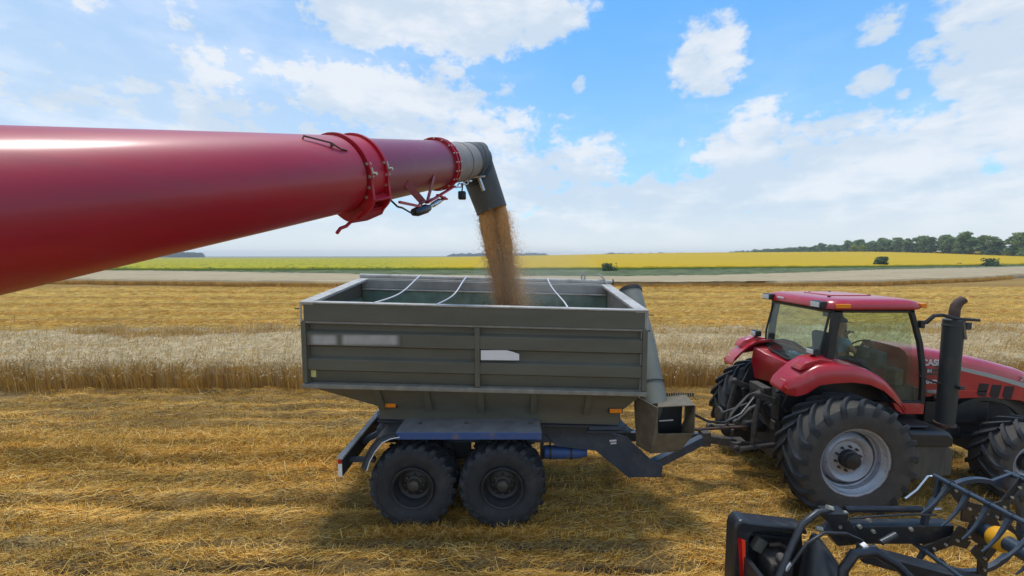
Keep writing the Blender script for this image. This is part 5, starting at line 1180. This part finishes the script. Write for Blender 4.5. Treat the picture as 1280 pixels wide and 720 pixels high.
# swing linkage under the inner tube
rd = lambda z, a, r, al=0.0: RP(z, a, r, al)
b = MB(); b.bar(rd(4.85, 118, .345), rd(5.32, 150, .50), .09, .016, up=rd(5, 118, 1) - AX(5)); b.bar(rd(5.62, 112, .34), rd(5.42, 148, .50), .075, .016, up=rd(5, 118, 1) - AX(5)); b.bar(rd(5.22, 150, .50), rd(5.75, 148, .49), .06, .018, up=rd(5, 150, 1) - AX(5)); b.build('linkage_arm', 'red_faded', ut, bev=.003)
b = MB(); b.bar(rd(4.66, 140, .46), rd(5.4, 155, .56), .028, .028); b.bar(rd(5.4, 150, .52), rd(6.25, 140, .42), .05, .02); b.bar(rd(5.75, 146, .46), rd(5.9, 146, .56), .05, .02); b.build('linkage_rod', 'red_dark', ut)
b = MB(); b.tube([rd(5.05, 156, .57), rd(5.15, 156, .575), rd(5.38, 155, .575), rd(5.48, 155, .575)], [.045, .06, .06, .04], 14); mo = b.build('swing_motor', 'black_gloss', ut)
b = MB(); b.tube([rd(5.48, 154, .565), rd(5.95, 150, .52)], .024, 12); b.tube([rd(5.60, 154, .555), rd(5.80, 152, .53)], .036, 12); b.build('motor_rod', 'steel', mo)
b = MB(); b.tube([rd(4.55, 140, .40), rd(4.7, 150, .47), rd(4.8, 152, .49), rd(4.95, 155, .56), rd(5.1, 156, .60)], .012, 6); b.build('motor_cable', 'black', mo)
b = MB()
for k in range(5): c = rd(6.42 + .09 * k, 150 - 3 * k, .40); b.lathe([(-.012, .022), (-.012, .036), (.012, .036), (.012, .022)], c, 10, 'Y' if k % 2 else 'Z', closed=True)
b.build('chain', 'steel', ut)
c = rd(6.62, 158, .50); b = MB(); b.box(c.x - .06, c.x + .06, c.y - .05, c.y + .05, c.z - .10, c.z + .03); lp_ = b.build('work_lamp', 'black_gloss', ut, bev=.02); b = MB(); b.tube([c + Vector((0, 0, .03)), c + Vector((.01, 0, .13))], .012, 6); b.build('lamp_bracket', 'black', lp_)
# dark rubber elbow and spout
C0 = AX(7.60); btm = W(615, 263, C0.y + .02); dn_ = (btm - C0).normalized(); Rr = .315
u2 = (Vector((0, 1, 0)) - adir * adir.y).normalized(); w2 = adir.cross(u2); nm = (adir + dn_).normalized()
n_ = 56; ri, rm_, ro, ro2 = [], [], [], []
for k in range(n_):
    a = 2 * math.pi * k / n_; off = u2 * math.cos(a) * Rr + w2 * math.sin(a) * Rr; p0 = AX(7.26) + off; t = (C0 - p0).dot(nm) / adir.dot(nm); pmid = p0 + adir * t
    L_ = (btm - C0).length; q = pmid + dn_ * ((btm - pmid).dot(dn_)); ax_ = btm; q = ax_ + (q - ax_) * .90
    ri.append(p0); rm_.append(pmid); ro.append(q); ro2.append(ax_ + (q - ax_) * .93)
def lerp(A, B, t): return [x.lerp(y, t) for x, y in zip(A, B)]
inner = [p + dn_ * -.3 for p in ro2]
b = MB(); b.loft([rm_, lerp(rm_, ro, .5), ro, ro2, inner], False); sp_ = b.build('spout', 'rubber', ut, smooth=45)
b = MB(); b.loft([[AX(7.45) + (p - AX(7.45)) * 1.0 for p in lerp(ri, rm_, .55)], rm_], False); b.loft([ri, lerp(ri, rm_, .5)], False); b.build('elbow', 'rubber', ut, smooth=45)
b = MB(); s1_ = lerp(rm_, ro, .10); cc = sum(s1_, Vector()) / n_; b.loft([[cc + (p - cc) * 1.035 for p in s1_], [cc + (p - cc) * 1.035 + dn_ * .05 for p in s1_]], False); b.tube([c_ for c_ in s1_] + [s1_[0]], .02, 6, cap=False); b.build('clamp_ring', 'black', sp_)
b = MB(); c = rd(7.2, 140, .38); b.tube([c, c + dn_ * .22], .03, 8); b.tube([c + Vector((-.12, 0, .02)), c + Vector((.1, 0, .03))], .02, 8); b.build('clamp_lever', 'steel', sp_)

# ================================================================== FALLING GRAIN
gp = []
def lumpy(path, rad, seed):
    rings = []; m = 90; n = 26; P = np.array([tuple(p) for p in path]); tt = np.linspace(0, 1, len(P)); r_ = np.random.default_rng(seed)
    for k in range(m):
        t = k / (m - 1); c = Vector([float(np.interp(t, tt, P[:, i])) for i in range(3)]); R0 = float(np.interp(t, tt, rad))
        rings.append([c + Vector((math.cos(a), math.sin(a) * .85, 0)) * R0 * (1 + .10 * math.sin(3 * a + 9 * t + seed) + .05 * math.sin(7 * a - 31 * t + seed * 2) + float(r_.normal(0, .035 + .05 * t))) for a in [2 * math.pi * q / n for q in range(n)]])
    return rings
YG = btm.y
sA = [W(606, 258, YG), W(611, 290, YG), W(618, 325, YG), W(626, 360, YG), W(633, 395, YG), W(637, 425, YG)]
sB = [W(624, 257, YG + .03), W(629, 290, YG), W(634, 325, YG), W(637, 360, YG - .02), W(641, 395, YG - .04), W(643, 425, YG)]
b = MB(); b.loft(lumpy(sA, [.150, .135, .11, .095, .09, .16], 1)); b.loft(lumpy(sB, [.135, .12, .10, .085, .08, .16], 5))
n = 70000; t = rng.random(n) ** .8; pick = rng.random(n) < .45
PA, PB = np.array([tuple(p) for p in sA]), np.array([tuple(p) for p in sB]); tk_ = np.linspace(0, 1, 6)
cx = np.stack([np.where(pick, np.interp(t, tk_, PA[:, i]), np.interp(t, tk_, PB[:, i])) for i in range(3)], -1)
sp = (.080 + .045 * t)[:, None] * rng.normal(0, 1, (n, 3)) * np.array([1, 1, .3]); far = rng.random(n) < .20
cx = cx + sp; cx[far, 0] += np.abs(rng.normal(0, .20, far.sum())) * (.3 + t[far]); cx[far, 1] += rng.normal(0, .12, far.sum())
keep = cx[:, 2] < btm.z - .0; cx = cx[keep]; n = len(cx); sz = rng.uniform(.004, .0085, n)
TV = np.array([(1, 0, -.4), (-.5, .87, -.4), (-.5, -.87, -.4), (0, 0, 1.6)]); TF = [(0, 1, 3), (1, 2, 3), (2, 0, 3), (0, 2, 1)]
VV = (cx[:, None, :] + TV[None] * sz[:, None, None]).reshape(-1, 3); FF = (np.array(TF)[None] + (np.arange(n) * 4)[:, None, None]).reshape(-1, 3)
V0 = np.array([tuple(p) for p in b.v]); o = fastmesh('falling_grain', VV, FF, 'grain', kind='stuff', label='stream of orange brown wheat grain pouring from the dark spout into the trailer', cat='grain')
core = b.build('grain_core', 'grain_core', o, smooth=60); 

# ================================================================== HEADER OF THE COMBINE
hd = thing('harvester_header', 'black harvester header end with red reflector and turning tine reel', 'header', (4.0, 4.4, 0))
HY = 4.5
def P_(px, py, Y=HY): return W(px, py, Y)
b = MB(); pts = [(2.62, .10), (2.62, 1.10), (2.635, 1.17), (2.67, 1.215), (2.72, 1.225), (2.80, 1.205), (3.46, 1.13), (3.50, 1.04), (2.92, 1.09), (2.83, 1.06), (2.80, .98), (2.80, .10)]
b.xz(pts, 4.46, 4.66); sh = b.build('end_shield', 'header_black', hd, bev=.03, seg=3)
b = MB(); b.xz([(2.78, .12), (2.78, 1.1), (3.50, 1.06), (3.62, .12)], 4.60, 4.64); b.build('shield_panel', 'header_black', sh)
b = MB(); b.xz([(2.80, 1.0), (3.42, .93), (3.42, .90), (2.80, .97)], 4.56, 4.61); b.build('panel_rib', 'header_black', sh, bev=.004)
b = MB(); b.ext([(2.700, 4.452, 1.00), (2.745, 4.452, .985), (2.775, 4.452, .50), (2.745, 4.452, .52)], (0, .012, 0)); b.build('reflector', 'red_lens', sh, bev=.002)
b = MB(); b.ext([(2.655, 4.452, 1.02), (2.698, 4.452, 1.00), (2.743, 4.452, .52), (2.70, 4.452, .56)], (0, .010, 0)); b.build('reflector', 'red_lens2', sh, label='dark red half of the reflector')
b = MB(); c = P_(950, 680, 4.5); b.box(c.x - .07, c.x + .05, 4.47, 4.56, c.z - .09, c.z + .07, (0, .5, 0)); b.build('sensor_box', 'tank', sh, bev=.01)
b = MB(); c = P_(972, 705, 4.4); b.box(c.x - .13, c.x + .12, 4.30, 4.58, c.z - .25, c.z + .08); b.tube([c + Vector((0, -.05, .05)), c + Vector((-.02, -.1, .17))], .06, 12); b.build('drive_gearbox', 'grease', hd, bev=.025)
b = MB(); c = P_(972, 683, 4.5); b.tube([c + Vector((-.1, 0, .02)), c + Vector((0, -.03, .05)), c + Vector((.09, 0, -.01))], .022, 8); b.build('gear_link', 'rust', hd)
b = MB(); b.tube([P_(1040, 637, 4.42), P_(1022, 640, 4.40), P_(1003, 655, 4.36), P_(990, 682, 4.3), P_(975, 718, 4.2), P_(958, 760, 4.1)], [.026, .032, .036, .036, .036, .036], 14); b.build('thick_hose', 'header_black', hd)
b = MB(); b.tube([P_(1078, 676, 4.3), P_(1058, 667, 4.28), P_(1030, 666, 4.25), P_(1008, 680, 4.22), P_(994, 700, 4.2), P_(984, 713, 4.2)], .018, 10); th_ = b.build('thin_hose', 'black', hd)
b = MB(); b.tube([P_(989, 704, 4.2), P_(982, 713, 4.2)], .022, 8); b.build('hose_fitting', 'steel', th_)
b = MB(); b.tube([P_(1034, 634, 4.42), P_(1040, 636, 4.42)], .03, 8); b.tube([P_(1020, 660, 4.38), P_(1028, 662, 4.36)], .028, 8); b.build('hose_clamp', 'bolt', hd, each=True)
# crop cone
b = MB(); b.tube([P_(1018, 668, 4.36), P_(1022, 690, 4.33), P_(1030, 722, 4.25), P_(1045, 790, 4.1)], [.03, .13, .24, .36], 28); b.build('crop_divider', 'header_black', hd, smooth=60)
b = MB(); b.tube([P_(1052, 760, 3.95), P_(1054, 712, 4.0), P_(1068, 692, 4.02), P_(1092, 690, 4.05), P_(1120, 705, 4.0), P_(1150, 735, 3.9)], .048, 16); b.build('curved_guard', 'black_gloss', hd)
b = MB(); b.tube([P_(1095, 684, 4.1), P_(1075, 688, 4.1), P_(1060, 694, 4.05)], [.03, .028, .028], 10); b.build('sleeve', 'header_black', hd); b = MB(); b.tube([P_(1101, 678, 4.1), P_(1120, 668, 4.12)], .03, 10); b.build('sleeve', 'header_black', hd)
b = MB(); b.tube([P_(1078, 684, 4.1), P_(1083, 681, 4.1)], .033, 10); b.build('bright_ring', 'white', hd)
b = MB(); a_, c_ = P_(1074, 690, 4.3), P_(1192, 722, 4.1); b.bar(a_, c_ + (c_ - a_) * .6, .16, .14); b.build('lower_beam', 'header_black', hd, bev=.012)
b = MB(); b.box(2.80, 3.9, 4.1, 4.55, .18, .22); b.box(2.74, 2.80, 1.6, 4.50, .15, .78); b.box(2.80, 4.6, 1.6, 4.3, .13, .18); b.build('header_table', 'header_black', hd, bev=.01)
b = MB(); b.tube([(3.35, 4.3, .48), (3.35, 1.6, .48)], .2, 28); dr_ = b.build('feed_auger', 'black_gloss', hd)
b = MB(); rings = []
for k in range(120): t = k / 119; a = t * 2 * math.pi * 5; y = 4.25 - t * 2.6; rings.append([(3.35 + r * math.cos(a), y + o_, .48 + r * math.sin(a)) for r, o_ in ((.195, -.004), (.30, -.004), (.30, .004), (.195, .004))])
b.loft(rings); b.build('auger_flight', 'black_gloss', dr_)
# reel arm
zt, zb = 1.165, .93
b = MB(); b.xz([(3.72, 1.06), (3.80, 1.15), (5.20, 1.165), (5.20, .93), (4.15, .93), (3.85, .90)], 4.46, 4.60); arm = b.build('reel_arm', 'header_black', hd, bev=.012)
b = MB(); c = P_(1035, 632, 4.45); b.box(c.x - .02, c.x + .22, 4.42, 4.58, 1.235, 1.335); b.xz([(c.x, 1.24), (c.x + .26, 1.24), (c.x + .42, .99), (c.x + .30, .93), (c.x + .10, 1.10)], 4.44, 4.458); b.build('arm_bracket', 'header_black', arm, bev=.008)
b = MB(); b.tube([P_(1056, 636.5, 4.52), P_(1152, 636.5, 4.52)], .036, 18); cy_ = b.build('arm_cylinder', 'black_gloss', arm)
b = MB(); b.tube([P_(1152, 636.5, 4.52), P_(1176, 636.5, 4.52)], .017, 12); b.build('cylinder_rod', 'steel', cy_)
b = MB(); b.tube([P_(1062, 648, 4.44), P_(1100, 645, 4.43), P_(1140, 643, 4.44), P_(1170, 644, 4.45)], .012, 8); b.build('arm_hose', 'black', arm)
for (px, py) in ((1057, 641), (1049, 658), (1074, 658), (1091, 664), (1138, 661), (1086, 650)):
    c = P_(px, py, 4.45); b = MB(); b.lathe([(-.02, .022), (.015, .022)], c, 6); b.build('bolt', 'bolt', arm, each=True)
# the reel
AXX, AZZ, RB = 5.47, 1.16, .72
reel = bpy.data.objects.new('reel', None); COL.objects.link(reel); reel.parent = hd; reel.location = Vector((AXX, 3.2, AZZ)) - Vector(ORG[hd.name]); ORG[reel.name] = (AXX, 3.2, AZZ)
def RL(a, r, y): a = R_(a); return Vector((AXX + r * math.cos(a), y, AZZ + r * math.sin(a)))
A0_ = 129
b = MB(); b.tube([(AXX, 4.42, AZZ), (AXX, 1.5, AZZ)], .082, 28); b.build('reel_tube', 'tine', reel)
b = MB(); b.lathe([(4.17, .085), (4.19, .125), (4.27, .13), (4.30, .115), (4.32, .085)], (AXX, 0, AZZ), 36, closed=True); b.build('yellow_guard', 'yellow', reel)
for yy_ in (4.40, 2.4):
    b = MB()
    for k in range(5):
        a = A0_ + 72 * k; d0, d1 = RL(a, .10, yy_), RL(a, RB, yy_); b.bar(d0, d1, .016, .11, up=RL(a + 90, 1, yy_) - RL(a + 90, 0, yy_))
        b.xz([tuple(RL(a + q, r, yy_))[::2] for q, r in ((-30, .30), (0, .46), (30, .30), (24, .20), (0, .32), (-24, .20))], yy_ - .012, yy_ + .004)
    b.lathe([(yy_ - .01, .08), (yy_ - .01, .18), (yy_ + .012, .18), (yy_ + .012, .08)], (AXX, 0, AZZ), 24, closed=True); sp2 = b.build('reel_spider', 'black', reel, bev=0)
    b = MB()
    for k in range(5):
        for r in (.20, .34, .48, .62): c = RL(A0_ + 72 * k, r, yy_ - .02); b.lathe([(-.012, .016), (.008, .016)], c, 6)
    b.build('bolt', 'bolt', sp2, each=True)
b = MB(); rings = []
for k in range(73): a = k * 5; rings.append([Vector((AXX - .02 + r * math.cos(R_(a)), y, AZZ - .03 + r * math.sin(R_(a)))) for r, y in ((.55, 4.47), (.60, 4.47), (.60, 4.52), (.55, 4.52))])
b.loft(rings, False); b.build('cam_ring', 'tine', reel)
b = MB()
for k in range(5): a = A0_ + 72 * k; b.bar(RL(a, RB, 4.50), Vector((AXX - .02, 4.50, AZZ - .03)) + (RL(a + 14, .575, 0) - Vector((AXX, 0, AZZ))), .03, .05)
b.build('cam_arm', 'tine', reel, each=True)
tm = MB(); rings = []
for q, (dx, dz_, w_, h_) in enumerate(((.01, .04, .018, .018), (-.01, -.04, .020, .018), (-.055, -.13, .016, .014), (-.115, -.23, .013, .010), (-.19, -.32, .010, .008), (-.26, -.38, .007, .005))):
    rings.append([(dx - h_, -w_, dz_ + h_ * .6), (dx - h_, w_, dz_ + h_ * .6), (dx + h_, w_, dz_ - h_ * .6), (dx + h_, -w_, dz_ - h_ * .6)])
tm.loft(rings)
tmo = None
for k in range(5):
    a = A0_ + 72 * k; c = RL(a, RB, 0)
    b = MB(); b.tube([(c.x, 4.56, c.z), (c.x, 1.5, c.z)], .027, 14)
    for j in range(12): b.tube([(c.x, 4.40 - j * .19 - .03, c.z), (c.x, 4.40 - j * .19 + .03, c.z)], .034, 10)
    bat = b.build('reel_bat', 'tine', reel)
    for j in range(12):
        if tmo is None:
            tmo = tm.build('tine', 'tine'); t_ = tmo
        else: t_ = tmo.copy(); COL.objects.link(t_)
        t_.parent = bat; t_.location = Vector((c.x, 4.40 - j * .19 , c.z)) - Vector(ORG[bat.name]); t_.rotation_euler = (0, R_(rng.normal(0, 2.5)), 0)
c = RL(A0_, RB, 4.55); b = MB(); b.tube([c, c + Vector((-.05, .03, -.02)), c + Vector((-.17, .03, -.19)), c + Vector((-.30, .03, -.30))], .012, 8); b.build('end_rod', 'steel', reel)

# ---- pale dust hanging over the trailer round the falling grain
def dust():
    b = MB(); rings = []; n = 24
    for i in range(1, 12):
        a = math.pi * i / 12; rings.append([Vector((.35 + 1.25 * math.sin(a) * math.cos(q) * (1 + .15 * math.sin(3 * q + a)), 7.5 + .75 * math.sin(a) * math.sin(q), 3.95 + .60 * math.cos(a) * (1 + .15 * math.sin(2 * q)))) for q in [2 * math.pi * k / n for k in range(n)]])
    b.loft(rings); m = bpy.data.materials.new('grain_dust'); m.use_nodes = True; nt = m.node_tree; nt.nodes.remove(nt.nodes['Principled BSDF']); v = nt.nodes.new('ShaderNodeVolumePrincipled')
    v.inputs['Color'].default_value = (.92, .88, .80, 1); v.inputs['Density'].default_value = .14; nt.links.new(v.outputs[0], nt.nodes['Material Output'].inputs['Volume'])
    o = b.build('dust_cloud', m); tag(o, 'faint pale dust hanging above the trailer beside the falling grain', 'dust', None, 'stuff')
dust()
